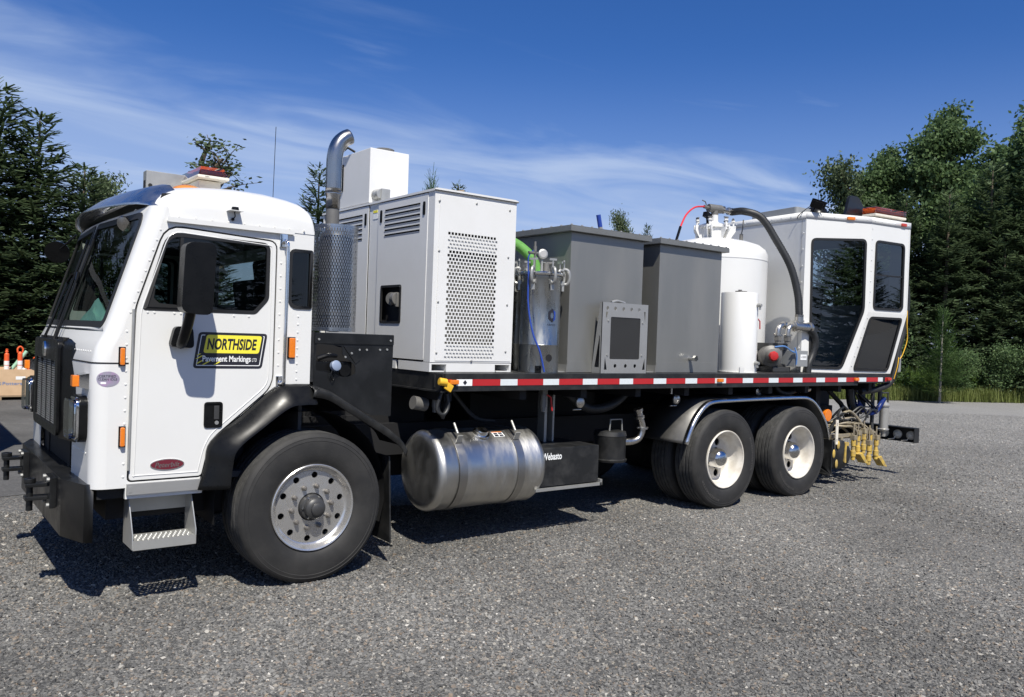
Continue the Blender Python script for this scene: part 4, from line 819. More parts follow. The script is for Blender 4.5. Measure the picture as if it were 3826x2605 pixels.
# --- pressure pots
def pot(cx, cy, lbl, detail):
    A = thing('paint_pressure_pot', (cx, cy, ZD), lbl, 'pressure pot', 'galvanised paint pots on the flatbed')
    b = B(); b.lathe([(.178, .0), (.178, .002), (.178, .24), (.1795, .243), (.178, .246), (.178, .82), (.183, .83), (.183, .845)], (cx, cy, ZD), (0, 0, 1), 48, True); b.build('pot_body', 'stainless', A)
    b = B(); b.lathe([(.205, 0), (.208, .004), (.208, .022), (.20, .03), (.15, .035), (0, .04)], (cx, cy, ZD+.848), (0, 0, 1), 48); b.build('pot_lid', 'polished', A)
    cl = B()
    R = lambda a, r, z: (cx+r*math.cos(a), cy+r*math.sin(a), ZD+z)
    cl.tube([(.205, 0, .78), (.235, 0, .79), (.25, 0, .84), (.24, 0, .90), (.205, 0, .915), (.19, 0, .90)], .014, 8, smooth=3); cl.cyl((.2, 0, .87), (.2, 0, .98), .007, n=6); cl.obox((.2, 0, .985), (.012, .07, .018)); cl.cyl((.19, -.02, .79), (.19, .02, .79), .02, n=8); cl.obox((.195, 0, .75), (.02, .03, .06))
    c0 = cl.build('lid_clamp', 'galv', None)
    o0 = ORG[A.name]
    for i, a in enumerate([-2.6, -1.75, -.75, -.1, .75, 1.6, 2.5]):
        c = c0 if i == 0 else c0.copy()
        if i: COL.objects.link(c)
        c.parent = A; c.location = (0, 0, 0); c.rotation_euler = (0, 0, a); ORG[c.name] = o0
    if detail:
        b = B(); b.cyl((cx, cy, ZD+.88), (cx, cy, ZD+1.0), .012, n=8); b.lathe([(.042, -.015), (.044, -.012), (.044, .012), (.038, .016), (.0, .014)], (cx, cy-.01, ZD+1.045), (-.35, -.9, .1), 20); b.build('pressure_gauge', 'galv', A); b = B(); b.lathe([(.031, .0165), (.0, .0168)], (cx, cy-.01, ZD+1.045), (-.35, -.9, .1), 20, False); b.build('gauge_dial', 'print_grey', A)
        b = B(); b.cyl((cx-.13, cy-.06, ZD+.88), (cx-.13, cy-.06, ZD+1.14), .010, n=8); b.cyl((cx-.20, cy-.06, ZD+1.04), (cx-.10, cy-.06, ZD+1.04), .013, n=8); b.cyl((cx-.13, cy-.06, ZD+1.05), (cx-.13, cy-.06, ZD+1.10), .016, n=8); b.build('inlet_valve', 'cast_grey', A)
        b = B(); b.cyl((cx+.05, cy, ZD+.88), (cx+.05, cy, ZD+.97), .03, n=10); b.cyl((cx+.1, cy+.02, ZD+.88), (cx+.1, cy+.02, ZD+.96), .012, n=8); b.cyl((cx+.05, cy, ZD+.965), (cx+.13, cy-.01, ZD+.975), .012, n=8); b.build('relief_valve', 'cast_grey', A)
        b = B(); b.plate(circle(0, .13, .032, 20), [], lambda u, v, w: (cx+.1790*math.cos(-1.72+u/.178), cy+.1790*math.sin(-1.72+u/.178), ZD+v), 0, [(0, .13)]); b.build('leg_opening', 'black_matte', A)
        b = B(); b.obox((cx-.12, cy-.145, ZD+.03), (.055, .012, .06), (0, 0, -40)); b.lathe([(.012, 0), (.008, .012), (0, .013)], (cx-.124, cy-.15, ZD+.04), (-.64, -.77, 0), 8); b.build('hold_down', 'black_plastic', A)
        F = lambda u, v, w: (cx+.1795*math.cos(-1.62+u/.178), cy+.1795*math.sin(-1.62+u/.178), ZD+.50+v)
        hx = [(.045*math.cos(a), .062*math.sin(a)) for a in [math.pi/2+math.pi/3*i for i in range(6)]]
        b = B(); b.plate(hx, [[(q[0]*.45, q[1]*.45) for q in hx]], F, 0); lg = b.build('hexagon_logo', 'sign_dark', A)
        b = B(); b.plate([(.012, -.05), (.038, -.03), (.038, .03), (.012, .05), (.02, .0)], [], lambda u, v, w: (lambda p: (p[0], p[1]-.001, p[2]))(F(u, v, w)), 0); b.build('logo_flash', 'blue_tube', A)
        text('logo_lettering', 'GRACO', 'sign_dark', A, lambda u, v, w: F(-.045+u, -.088+v, 0), .022, .085)
        b = B(); b.tube([(cx-.20, cy-.07, ZD+.88), (cx-.21, cy-.09, ZD+.60), (cx-.19, cy-.14, ZD+.35), (cx-.14, cy-.19, ZD+.18), (cx-.11, cy-.22, ZD+.01)], .008, 8, smooth=6); b.tube([(cx-.205, cy-.07, ZD+.85), (cx-.2, cy-.06, ZD+1.0), (cx-.15, cy-.06, ZD+1.06)], .006, 8, smooth=4); b.build('air_tube', 'blue_tube', A)
    return A
pot(2.225, .235, 'shiny paint pot with clamped lid and gauge standing nearest the flatbed edge', True)
pot(2.24, .76, 'second clamped paint pot standing behind the gauge pot, half hidden by the generator', False)
b = B(); pth = catmull([(1.92, .62, 2.60), (2.05, .58, 2.60), (2.20, .52, 2.53), (2.30, .46, 2.42), (2.34, .44, 2.30)], 10); b.tube(pth, .045, 14)
for i in range(0, len(pth)-1):
    for t in (0, .5):
        p = pth[i].lerp(pth[i+1], t); d = (pth[i+1]-pth[i]).normalized(); b.cyl(p-d*.004, p+d*.004, .049, n=14)
gh_ = b.build('green_suction_hose', 'green_hose', None); tag(gh_, 'bright green ribbed suction hose arching over the shiny pots', 'hose')
# --- big grey tanks
def bigtank(x0, x1, y0, y1, lbl):
    A = thing('steel_paint_tank', ((x0+x1)/2, (y0+y1)/2, ZD), lbl, 'tank', 'grey steel paint tanks')
    b = B(); b.box(x0, x1, y0, y1, ZD, 2.672); b.build('tank_body', 'plate_steel', A, bevel=.003)
    b = B(); b.box(x0-.055, x1+.055, y0-.055, y1+.055, 2.674, 2.722); b.box(x0-.052, x1+.052, y0-.052, y1+.052, 2.7225, 2.728); b.build('tank_lid', 'lid_steel', A, bevel=.003)
    bt = B().lathe([(.012, 0), (.012, .008), (.006, .012), (0, .012)], (0, 0, 0), (0, 0, 1), 6).build('lid_bolt', 'galv', None)
    n_ = 8; copies(bt, [(x0-.03+(x1-x0+.06)*i/n_, y0-.03, 2.728) for i in range(n_+1)]+[(x0-.03, y0-.03+.14*i, 2.728) for i in range(1, 8)], A)
    b = B(); b.box(x0+.004, x1-.004, y0-.0025, y0, ZD+.002, ZD+.105); b.build('lower_band', 'plate_steel', A, bevel=.001); b = B(); b.box(x0-.14, x0, y0+.03, y1, ZD, ZD+.008); b.box(x0-.004, x0, y0-.002, y0+.3, ZD, ZD+.07); b.build('base_flange', 'bracket_alu', A)
    return A
t1 = bigtank(2.49, 3.422, .15, 1.55, 'wide grey steel tank with overhanging lid beside the shiny pots')
t2 = bigtank(3.655, 4.605, .15, 1.45, 'grey steel tank with a small drain plug beside the white cylinder')
b = B(); b.cyl((4.152, .152, 1.555), (4.152, .08, 1.555), .022, n=8); b.cyl((4.152, .09, 1.555), (4.152, .06, 1.555), .03, n=6); b.build('drain_plug', 'polished', t2)
b = B(); ro = thing('blue_topped_rod', (3.54, .75, 2.35), 'slanting steel rod with dark blue top standing up between the two grey tanks', 'rod'); b.cyl((3.54, .75, 2.35), (3.40, .75, 2.87), .022, n=10); b.build('rod_shaft', 'galv', ro); b = B(); b.cyl((3.402, .75, 2.865), (3.37, .75, 2.985), .024, n=10); b.build('rod_grip', 'blue_tube', ro)
b = B(); b.tube([(3.9, .9, 2.73), (4.0, .85, 2.79), (4.2, .8, 2.79), (4.35, .78, 2.74)], .04, 10, smooth=4); b.cyl((4.05, .84, 2.79), (4.1, .83, 2.79), .055, n=12); b.build('top_fittings', 'stainless_pipe', t2)
# --- radiator on a bracket
A = thing('radiator_stand', (3.09, .1, ZD), 'small black finned radiator in a cut-out grey bracket in front of the grey tanks', 'radiator')
ox0, ox1 = 2.789, 3.395; hs_ = [rrect(2.90, 3.29, 1.537, 1.926, .012, 2)]
hs_ += [circle(x, 2.005, .017, 12) for x in (2.855, 2.955, 3.06, 3.165, 3.265)]+[circle(x, 1.475, .018, 12) for x in (2.975, 3.11, 3.235)]
hs_ += [[(2.835, 1.97), (2.865, 1.97), (2.84, 1.90)], [(3.355, 1.99), (3.335, 1.99), (3.352, 1.88)], [(2.835, 1.44), (2.87, 1.44), (2.842, 1.56)], [(3.37, 1.44), (3.335, 1.44), (3.362, 1.55)]]
b = B(); b.plate([(ox0, ZD), (ox1, ZD), (ox1, 2.058), (ox0, 2.058)], hs_, XZ(.03), .005)
sd_ = [(.03, ZD), (.145, ZD), (.145, 1.46), (.06, 2.058), (.03, 2.058)]; b.plate(sd_, [[(.05, 1.46), (.115, 1.46), (.06, 1.75), (.05, 1.75)]], lambda u, v, w: (ox0+w, u, v), .005); b.plate(sd_, [], lambda u, v, w: (ox1-w, u, v), .005); b.build('bracket', 'bracket_alu', A)
b = B(); b.box(2.895, 3.295, .045, .10, 1.53, 1.93); b.build('core', 'black_matte', A)
f0 = B().box(0, .005, .034, .046, 1.537, 1.926).build('fin', 'fin_metal', None); copies(f0, [(2.905+i*.0128, 0, 0) for i in range(31)], A)
copies(B().lathe([(.012, 0), (.010, .006), (0, .007)], (0, 0, 0), (0, -1, 0), 8).build('bolt', 'galv', None), [(2.87, .03, 1.89), (3.32, .03, 1.885), (2.868, .03, 1.575), (3.32, .03, 1.575)], A)
b = B(); b.tube([(2.93, .06, 2.06), (3.0, .06, 2.075), (3.1, .06, 2.06)], .014, 8, smooth=3); b.build('hose_nipple', 'galv', A)
# --- white cylinder tank
A = thing('white_cylinder_tank', (5.15, .315, ZD), 'upright white cylindrical tank with two small side ports near the flatbed edge', 'tank')
cx, cy = 5.153, .315
b = B(); b.lathe([(.203, 0), (.203, .872), (.20, .878), (0, .882)], (cx, cy, ZD), (0, 0, 1), 56); b.build('tank_body', 'white', A, sharp=30)
b = B(); b.box(cx-.06, cx+.06, cy-.05, cy+.02, ZD+.882, ZD+.90); b.cyl((cx, cy, ZD+.89), (cx, cy, ZD+.915), .02, n=8); b.build('top_plate', 'cast_grey', A)
for z, a in ((2.15, -1.32), (1.515, -1.36)):
    p = Vector((cx+.2*math.cos(a), cy+.2*math.sin(a), z)); q = Vector((cx+.235*math.cos(a), cy+.235*math.sin(a), z)); b = B(); b.cyl(p, q, .022, n=10); b.cyl(q, q+Vector((.0, -.02, -.0)), .016, n=8); b.cyl(q, q-Vector((0, 0, .05)), .012, n=8); b.build('side_port', 'galv', A)
b = B(); b.box(cx-.22, cx-.15, cy-.205, cy-.19, ZD, ZD+.06); b.lathe([(.215, 0), (.215, .006)], (cx, cy, ZD), (0, 0, 1), 40); b.build('foot_clip', 'white', A)
# --- big white pressure vessel
VX, VY, VR = 5.77, 1.21, .655
A = thing('white_pressure_vessel', (VX, VY, ZD), 'large white domed pressure vessel with a bolted neck in front of the rear cabin', 'pressure vessel')
b = B(); b.lathe([(VR, 0), (VR, 1.315), (VR+.004, 1.318), (VR+.004, 1.332), (VR, 1.335), (VR-.004, 1.40), (VR-.03, 1.46), (VR-.10, 1.515), (.42, 1.56), (.25, 1.595), (.17, 1.605)], (VX, VY, ZD), (0, 0, 1), 72); b.build('vessel_shell', 'white', A, sharp=30)
b = B(); b.lathe([(.17, 1.58), (.17, 1.73), (.20, 1.735), (.20, 1.765), (.15, 1.785), (.07, 1.80), (.045, 1.82), (.045, 1.90)], (VX, VY, ZD), (0, 0, 1), 36, False); b.build('vessel_neck', 'white', A, sharp=30)
ear = B(); ear.plate([(.16, 1.60), (.20, 1.60), (.26, 1.70), (.26, 1.76), (.16, 1.76)], [], lambda u, v, w: (u, w-.03, ZD+v), .012); ear.plate([(.16, 1.60), (.20, 1.60), (.26, 1.70), (.26, 1.76), (.16, 1.76)], [], lambda u, v, w: (u, w+.02, ZD+v), .012); ear.cyl((.24, -.03, ZD+1.74), (.24, .03, ZD+1.74), .012, n=8); ear.cyl((.235, 0, ZD+1.70), (.225, 0, ZD+1.83), .012, n=8); ear.cyl((.225, 0, ZD+1.81), (.225, 0, ZD+1.83), .025, n=6)
e0 = ear.build('neck_clamp', 'white', None, sharp=20)
for i in range(7):
    c = e0 if i == 0 else e0.copy()
    if i: COL.objects.link(c)
    c.parent = A; c.location = Vector((VX, VY, 0))-ORG[A.name]; c.rotation_euler = (0, 0, -2.7+i*.9); ORG[c.name] = ORG[A.name]
bk = B()
for i in range(7):
    a = -2.7+i*.9; p = Vector((VX+.225*math.cos(a), VY+.225*math.sin(a), ZD+1.81)); bk.cyl(p, p+Vector((0, 0, .035)), .02, n=6); bk.obox(p+Vector((0, 0, .04)), (.06, .02, .014), (0, 0, math.degrees(a)+90))
tag(bk.build('clamp_nuts', 'cast_grey', A), kind='stuff')
b = B(); tz = ZD+1.95; b.cyl((VX, VY, ZD+1.88), (VX, VY, tz+.02), .045, n=16); b.cyl((VX-.10, VY+.02, tz+.03), (VX+.10, VY-.02, tz+.03), .052, n=18); b.build('outlet_tee', 'cast_grey', A, bevel=.006)
b = B(); b.cyl((VX+.10, VY-.02, tz+.028), (VX+.27, VY-.06, tz+.015), .032, n=16); [b.cyl((VX+d, VY-.02-(d-.1)*.23, tz+.03-(d-.1)*.08), (VX+d+.02, VY-.02-(d-.08)*.23, tz+.03-(d-.08)*.08), .048, n=16) for d in (.12, .20, .25)]; b.build('clamp_ferrule', 'stainless_pipe', A)
b = B(); b.cyl((VX-.10, VY+.02, tz+.03), (VX-.17, VY+.03, tz+.04), .022, n=10); b.tube([(VX-.14, VY+.02, tz+.06), (VX-.16, VY+.02, tz+.10), (VX-.22, VY+.02, tz+.11)], .007, 6); b.build('vent_valve', 'cast_grey', A)
b = B(); b.obox((VX-.20, VY-.05, ZD+1.87), (.10, .06, .06), (0, 15, 0)); b.tube([(VX-.15, VY-.04, ZD+1.88), (VX-.1, VY-.02, ZD+1.90), (VX-.06, VY, ZD+1.87)], .006, 6); b.cyl((VX-.2, VY-.05, ZD+1.84), (VX-.19, VY-.05, ZD+1.77), .015, n=8); b.build('sensor_plug', 'black_plastic', A)
b = B(); b.cyl((VX+.28, VY-.2, ZD+1.56), (VX+.28, VY-.2, ZD+1.68), .022, n=10); b.tube([(VX+.28, VY-.2, ZD+1.68), (VX+.30, VY-.2, ZD+1.74), (VX+.31, VY-.2, ZD+1.86)], .008, 6); b.build('dome_valve', 'cast_grey', A)
b = B(); b.tube([(VX-.17, VY+.03, tz+.04), (VX-.38, VY, tz+.0), (VX-.55, VY-.02, tz-.11), (VX-.68, VY-.05, tz-.27)], .011, 8, smooth=6); o = b.build('red_air_line', 'red_tube', None); tag(o, 'thin red air line curving down from the vessel outlet', 'air line')
b = B(); b.tube([(VX-.68, VY-.05, tz-.27), (VX-.80, VY-.08, tz-.50)], .016, 8); o = b.build('air_line_handle', 'black_plastic', None); tag(o, 'thin black rod below the red air line above the grey tank', 'rod')
# big delivery hose from the vessel to the pump
def ribbed(name, pts, r, lbl, n=12, ribs=True):
    P = catmull(pts, n); b = B(); b.tube(P, r, 16)
    if ribs:
        for i in range(len(P)-1):
            d = (P[i+1]-P[i]).normalized(); p = P[i]; b.cyl(p-d*.006, p+d*.006, r*1.06, n=16)
    o = b.build(name, 'hose', None, sharp=50); tag(o, lbl, 'hose'); return o
ribbed('delivery_hose', [(VX+.26, VY-.06, tz+.015), (5.98, .92, 3.35), (6.10, .76, 3.27), (6.22, .62, 3.0), (6.33, .48, 2.68), (6.38, .40, 2.35), (6.37, .36, 2.10)], .043, 'thick black hose arching from the vessel neck down to the pump')
# --- pump
A = thing('paint_pump', (6.05, .35, ZD), 'grey paint pump with red front and twin steel elbows beside the rear cabin', 'pump')
py = .36
b = B(); ax_ = Vector((.62, .78, 0)).normalized(); o_ = Vector((5.80, .30, 1.59)); b.lathe([(.06, 0), (.075, .02), (.085, .05), (.125, .08), (.13, .16), (.13, .19)], o_, ax_, 28); b.build('pump_head', 'cast_grey', A, sharp=30)
b = B(); b.lathe([(.02, -.01), (.045, -.005), (.062, .02), (.062, .035)], o_-ax_*.02, ax_, 8); b.build('red_gland', 'red_paint', A)
b = B(); b.lathe([(.125, .19), (.13, .2), (.13, .42), (.10, .44)], o_, ax_, 28); [b.cyl(o_+ax_*.2+Vector((0, 0, .0))+ (Vector((-.78, .62, 0))*math.cos(t)+Vector((0, 0, 1))*math.sin(t))*.135, o_+ax_*.4+(Vector((-.78, .62, 0))*math.cos(t)+Vector((0, 0, 1))*math.sin(t))*.135, .012, n=6) for t in [i*.785 for i in range(8)]]; b.build('pump_motor', 'hub_grey', A, sharp=30)
b = B(); b.box(5.84, 6.22, .40, .58, 1.66, 1.745); b.box(5.86, 6.2, .34, .6, ZD, ZD+.06); b.box(5.98, 6.16, .38, .5, ZD+.06, 1.5); b.build('pump_manifold', 'hub_grey', A, bevel=.006)
for x in (5.955, 6.15):
    b = B(); b.cyl((x, py, 1.745), (x, py, 1.79), .035, n=14); b.cyl((x, py, 1.775), (x, py, 1.83), .046, n=6); b.build('pipe_union', 'cast_grey', A)
    b = B(); b.tube([(x, py, 1.83), (x, py, 1.88), (x+.015, py, 1.925), (x+.055, py, 1.955), (x+.11, py, 1.96)], .030, 14, smooth=4); b.lathe([(.05, 0), (.05, .014)], (x, py, 1.838), (0, 0, 1), 16); b.cyl((x-.08, py, 1.845), (x+.08, py, 1.845), .010, n=6); b.lathe([(.045, 0), (.045, .025)], (x+.09, py, 1.96), (1, 0, 0), 16); b.build('steel_elbow', 'stainless_pipe', A)
b = B(); b.cyl((6.22, py+.01, 1.955), (6.55, py-.03, 1.945), .058, n=22); b.lathe([(.07, 0), (.07, .03)], (6.24, py, 1.955), (1, -.1, 0), 20); b.lathe([(.068, 0), (.068, .03)], (6.52, py-.03, 1.946), (1, -.1, 0), 20); b.cyl((6.37, py, 1.99), (6.37, py, 2.10), .05, n=18); b.lathe([(.06, 0), (.06, .02)], (6.37, py, 2.01), (0, 0, 1), 18); b.lathe([(.05, 0), (.05, .03)], (6.37, py, 2.07), (0, 0, 1), 18); b.build('steel_tee', 'stainless_pipe', A)
b = B(); b.box(6.17, 6.43, .26, .44, 1.475, 1.665); cb_ = b.build('control_box', 'plastic_grey', A, bevel=.005)
b = B(); b.box(6.275, 6.40, .2575, .2595, 1.555, 1.62); b.build('box_label', 'print_white', A); b = B(); [b.box(6.31, 6.39, .2567, .2572, z, z+.006) for z in (1.597, 1.587, 1.578)]; b.plate([(6.283, 1.588), (6.292, 1.578), (6.301, 1.588), (6.292, 1.598)], [], XZ(.2567), .0004); b.build('label_print', 'print_grey', A)
b = B(); b.tube([(5.86, .33, 1.70), (5.98, .28, 1.71), (6.08, .26, 1.66), (6.15, .25, 1.64)], .009, 6, smooth=4); b.tube([(6.14, .25, 1.70), (6.17, .24, 1.6), (6.18, .25, 1.50)], .009, 6, smooth=4); b.build('air_tubes', 'blue_plastic', A)
ribbed('lower_hose', [(6.52, .32, 1.93), (6.60, .30, 1.86), (6.63, .30, 1.76), (6.60, .31, 1.62), (6.53, .31, 1.50), (6.51, .31, 1.40)], .042, 'ribbed black hose dropping from the pump tee to the deck', 8)
# --- valves beside the white cylinder
A = thing('valve_manifold', (5.75, .5, ZD), 'pair of red-handled ball valves on vertical black pipes beside the white cylinder', 'valves')
for x, y, zt_ in ((5.62, .46, 2.12), (5.54, .62, 2.06)):
    b = B(); b.cyl((x-.15, y, zt_), (x, y, zt_), .018, n=10); b.cyl((x, y, zt_+.02), (x, y, zt_-.08), .024, n=10); b.cyl((x, y, zt_-.08), (x, y, zt_-.25), .034, n=12); b.cyl((x, y, zt_-.16), (x, y, zt_-.20), .042, n=6); b.cyl((x, y, zt_-.46), (x, y, zt_-.52), .03, n=8); b.cyl((x-.12, y, zt_-.46), (x, y, zt_-.46), .02, n=8); b.build('ball_valve', 'galv', A)
    b = B(); b.tube([(x, y, zt_-.24), (x, y, zt_-.47)], .036, 12); b.tube([(x, y, zt_-.5), (x+.02, y-.02, ZD+.02)], .034, 12); b.build('rubber_sleeve', 'hose', A)
    b = B(); b.tube([(x+.03, y-.02, zt_-.09), (x+.06, y-.04, zt_-.13), (x+.065, y-.04, zt_-.22)], .008, 6); b.build('valve_handle', 'red_paint', A)
# ------------------------------------------------------------------ rear operator cabin
K = thing('operator_cabin', (7.3, 1.2, ZD), 'white riveted operator cabin with angled tinted windows at the back of the flatbed', 'cabin')
Z1, ZK = 3.347, 2.172
a2 = Vector((6.47, .38)); b2 = Vector((7.32, .02)); c2 = Vector((8.09, -.08)); d2v = Vector((6.74, 2.30)); e2v = Vector((8.25, 2.40))
b2l = Vector((7.083, .12)); c2l = Vector((7.90, .01))
nAB = Vector(((b2-a2).y, -(b2-a2).x)).normalized()       # points to -y
def pAB(u, v, w): p = a2+(b2-a2).normalized()*u-nAB*w; return (p.x, p.y, v)
LAB = (b2-a2).length
def sAB(x): return (x-a2.x)/(b2-a2).x*LAB
faceAB = [(sAB(6.495), ZD), (sAB(7.083), ZD), (sAB(7.325), ZK), (LAB, 2.25), (LAB, Z1), (0, Z1), (.0, 2.3)]
faceAB = [(0, ZD), (sAB(7.083), ZD), (LAB, ZK), (LAB, Z1), (0, Z1)]
w1 = roundpoly([(sAB(6.58), 1.465), (sAB(6.991), 1.462), (sAB(7.257), 2.19), (sAB(7.25), 3.065), (sAB(6.55), 3.03)], [.05, .06, .06, .06, .06], 5)
nBC = Vector(((c2-b2).y, -(c2-b2).x)).normalized(); LBC = (c2-b2).length
def pBC(u, v, w): p = b2+(c2-b2).normalized()*u-nBC*w; return (p.x, p.y, v)
w2 = roundpoly([(.095, 2.22), (.665, 2.222), (.655, 3.062), (.10, 3.067)], .06, 5)
def pLow(u, v, w):   # sloping lower panel, u along the edge (0..1), v height
    t = (ZK-v)/(ZK-ZD); p = (b2.lerp(c2, u)).lerp(b2l.lerp(c2l, u), t); return (p.x+w*.15, p.y+w, v)
w3 = roundpoly([(.10, 1.45), (.90, 1.445), (.885, 2.115), (.09, 2.11)], .055, 5); w3 = [(u, v) for u, v in w3]
b = B(); b.plate(faceAB, [w1], pAB, .04); b.plate([(0, ZK), (LBC, ZK), (LBC, Z1), (0, Z1)], [w2], pBC, .04); b.plate([(0, ZD), (1, ZD), (1, ZK), (0, ZK)], [w3], pLow, .04)
dv = (d2v-a2); Ld = dv.length
def pAD(u, v, w): p = a2+dv.normalized()*u+Vector((dv.y, -dv.x)).normalized()*w; return (p.x, p.y, v)
b.plate([(0, ZD), (Ld, ZD), (Ld, Z1), (0, Z1)], [], pAD, .04)
# far and back walls; the far opening is added to let daylight in
b.plate([(6.74, ZD), (8.25, ZD), (8.25, Z1), (6.74, Z1)], [rrect(6.98, 7.95, 1.85, 3.05, .06)], lambda u, v, w: (u, 2.30+(u-6.74)*.066+w, v), .03)
kb = b.build('cabin_shell', 'white', K, sharp=25)
b = B()     # back wall with window opening
ce = e2v-c2; b.plate([(0, ZK), (ce.length, ZK), (ce.length, Z1), (0, Z1)], [rrect(.25, ce.length-.25, 2.3, 3.1, .05)], lambda u, v, w: ((c2+ce.normalized()*u).x-w, (c2+ce.normalized()*u).y, v), .03); b.loft([[(c2.x, c2.y, ZK), (e2v.x, e2v.y, ZK)], [(c2l.x, c2l.y, ZD), (e2v.x-.2, e2v.y, ZD)]]); b.build('back_wall', 'white', K)
b = B(); rp = [a2, b2, c2, e2v, d2v]; b.plate([tuple(p) for p in rp], [], lambda u, v, w: (u, v, Z1+.004-w), .03); b.build('cabin_roof', 'white', K); b = B(); b.plate([tuple(p) for p in [a2, b2l, c2l, Vector((8.0, 2.4)), d2v]], [], lambda u, v, w: (u, v, ZD+.02-w), .015); b.build('cabin_floor', 'white', K)
tr = B()   # roof edge trim
for p, q in ((d2v, a2), (a2, b2), (b2, c2)):
    d = (q-p).normalized(); n_ = Vector((d.y, -d.x)); 
    tr.add([(r.x+n_.x*.004, r.y+n_.y*.004, z) for z in (Z1-.075, Z1+.006) for r in (p, q)], [(0, 1, 3, 2)])
tr.build('roof_trim', 'white', K, solid=.003, sharp=8)
sm = B(); d = (a2-d2v).normalized(); n_ = Vector((d.y, -d.x)); sm.add([(r.x+n_.x*.005, r.y+n_.y*.005, z) for z in (Z1-.084, Z1-.077) for r in (d2v, a2)], [(0, 1, 3, 2)]); p = a2+(d2v-a2).normalized()*.06; sm.add([(p.x+n_.x*.005+dx*d.x, p.y+n_.y*.005+dx*d.y, z) for z in (ZD, Z1-.08) for dx in (-.003, .003)], [(0, 1, 3, 2)]); sm.build('panel_seam', 'print_grey', K)
rv = B()
for i in range(12): p = a2.lerp(d2v, .04+i*.08); rivet(rv, (p.x-.004, p.y, Z1-.035), .011, (-1, 0, 0))
for i in range(9): p = a2.lerp(d2v, .018); rivet(rv, (p.x-.004, p.y, 1.5+i*.2), .010, (-1, 0, 0))
for i in range(6): p = a2.lerp(b2, .08+i*.17); rivet(rv, (p.x, p.y-.004, Z1-.035), .010); p = b2.lerp(c2, .08+i*.17); rivet(rv, (p.x, p.y-.004, Z1-.035), .010)
for i in range(8): p = b2.lerp(c2, .03); rivet(rv, (p.x, p.y-.003, 2.3+i*.13), .008)
for i in range(6): q = pLow(.03, 1.5+i*.12, -.004); rivet(rv, q, .008)
tag(rv.build('rivets', 'white', K), kind='stuff')
for nm, pl, f in (('side', w1, pAB), ('rear_upper', w2, pBC), ('rear_lower', None, None)):
    if pl is None:
        L3 = .80; w3i = lambda d: [(u/L3, v) for u, v in inset([(u*L3, v) for u, v in w3], d)]
        g_ = B(); g_.plate(w3i(-.012), [w3i(.016)], lambda u, v, w: pLow(u, v, w-.012), .03); q = B(); q.plate(w3i(.006), [], lambda u, v, w: pLow(u, v, .004), 0)
    else:
        g_ = B(); g_.plate(inset(pl, -.012), [inset(pl, .016)], lambda u, v, w, f=f: f(u, v, w-.012), .03); q = B(); q.plate(inset(pl, .006), [], lambda u, v, w, f=f: f(u, v, .004), 0)
        if nm == 'rear_upper': g_.plate([(.11, 2.635), (.65, 2.64), (.65, 2.658), (.11, 2.653)], [], lambda u, v, w, f=f: f(u, v, w-.004), .02)
    qo = q.build('cabin_window', 'glass_cab', K); g_.build('window_gasket', 'gasket', qo)
# inside: seat, console, dark lining
b = B(); b.box(6.95, 7.45, .75, 1.25, 1.72, 1.86); b.obox((7.42, 1.0, 2.2), (.14, .5, .62), (0, 8, 0)); b.box(7.1, 7.3, .9, 1.1, ZD, 1.72); b.obox((7.2, .72, 1.98), (.3, .06, .05)); b.build('seat', 'seat', K, bevel=.03)
b = B(); b.box(6.62, 6.80, .9, 1.9, ZD, 2.0); b.box(6.66, 6.70, 1.0, 1.4, 2.0, 2.3); b.build('console', 'interior', K)
b = B(); b.loft([[(6.60, .45, z), (6.84, 2.2, z)] for z in (ZD+.03, Z1-.05)]); b.plate([(6.84, ZD+.03), (8.1, ZD+.03), (8.1, Z1-.05), (6.84, Z1-.05)], [rrect(6.97, 7.96, 1.84, 3.06, .06)], lambda u, v, w: (u, 2.2+(u-6.84)*.08, v), 0); b.plate([(6.6, .45), (8.0, .2), (8.1, 2.3), (6.84, 2.25)], [], lambda u, v, w: (u, v, ZD+.03), 0); b.plate([(6.6, .45), (8.0, .1), (8.1, 2.3), (6.84, 2.25)], [], lambda u, v, w: (u, v, Z1-.05), 0); b.build('cabin_lining', 'interior', K)
b = B(); b.obox((7.25, .95, 1.90), (.25, .3, .03), (4, 6, 20)); o = b.build('hivis_vest', 'hivis', None, bevel=.012); tag(o, 'bright green vest lying on the operator seat behind the cabin window', 'vest')
b = B(); b.obox((7.42, .28, 1.52), (.16, .12, .09), (0, 20, 10)); o = b.build('red_tool_box', 'red_paint', None, bevel=.008); tag(o, 'small red box behind the lower rear cabin window', 'box')
# things on the cabin roof
b = B(); b.plate(roundpoly([(6.62, .62), (6.78, 1.42), (7.25, 1.42), (7.25, .62)], .05, 4), [], lambda u, v, w: (u, v, Z1+.115-w), .11); rvv = b.build('roof_vent', 'plastic_grey', K, bevel=.03, seg=3)
b = B(); b.lathe([(.16, 0), (.16, .04), (.12, .13), (.05, .17), (0, .175)], (7.05, .62, Z1), (0, 0, 1), 24); b.cyl((7.05, .6, Z1+.15), (7.05, .6, Z1+.32), .003, n=5); b.build('dome_vent', 'black_plastic', K)
b = B(); b.plate(roundpoly([(7.10, Z1), (7.72, Z1), (7.40, Z1+.29), (7.20, Z1+.29)], .05), [], XZ(.25), .04); b.build('roof_fin', 'black_paint', K, bevel=.01)
b = B(); b.obox((6.56, .30, Z1+.10), (.10, .13, .09), (20, -25, 30)); [b.obox((6.56+.025*i, .285, Z1+.10), (.006, .15, .10), (20, -25, 30)) for i in (-1, 0, 1)]; b.cyl((6.55, .36, Z1), (6.56, .33, Z1+.06), .012, n=8); wlp = b.build('work_lamp', 'black_plastic', K, bevel=.006)
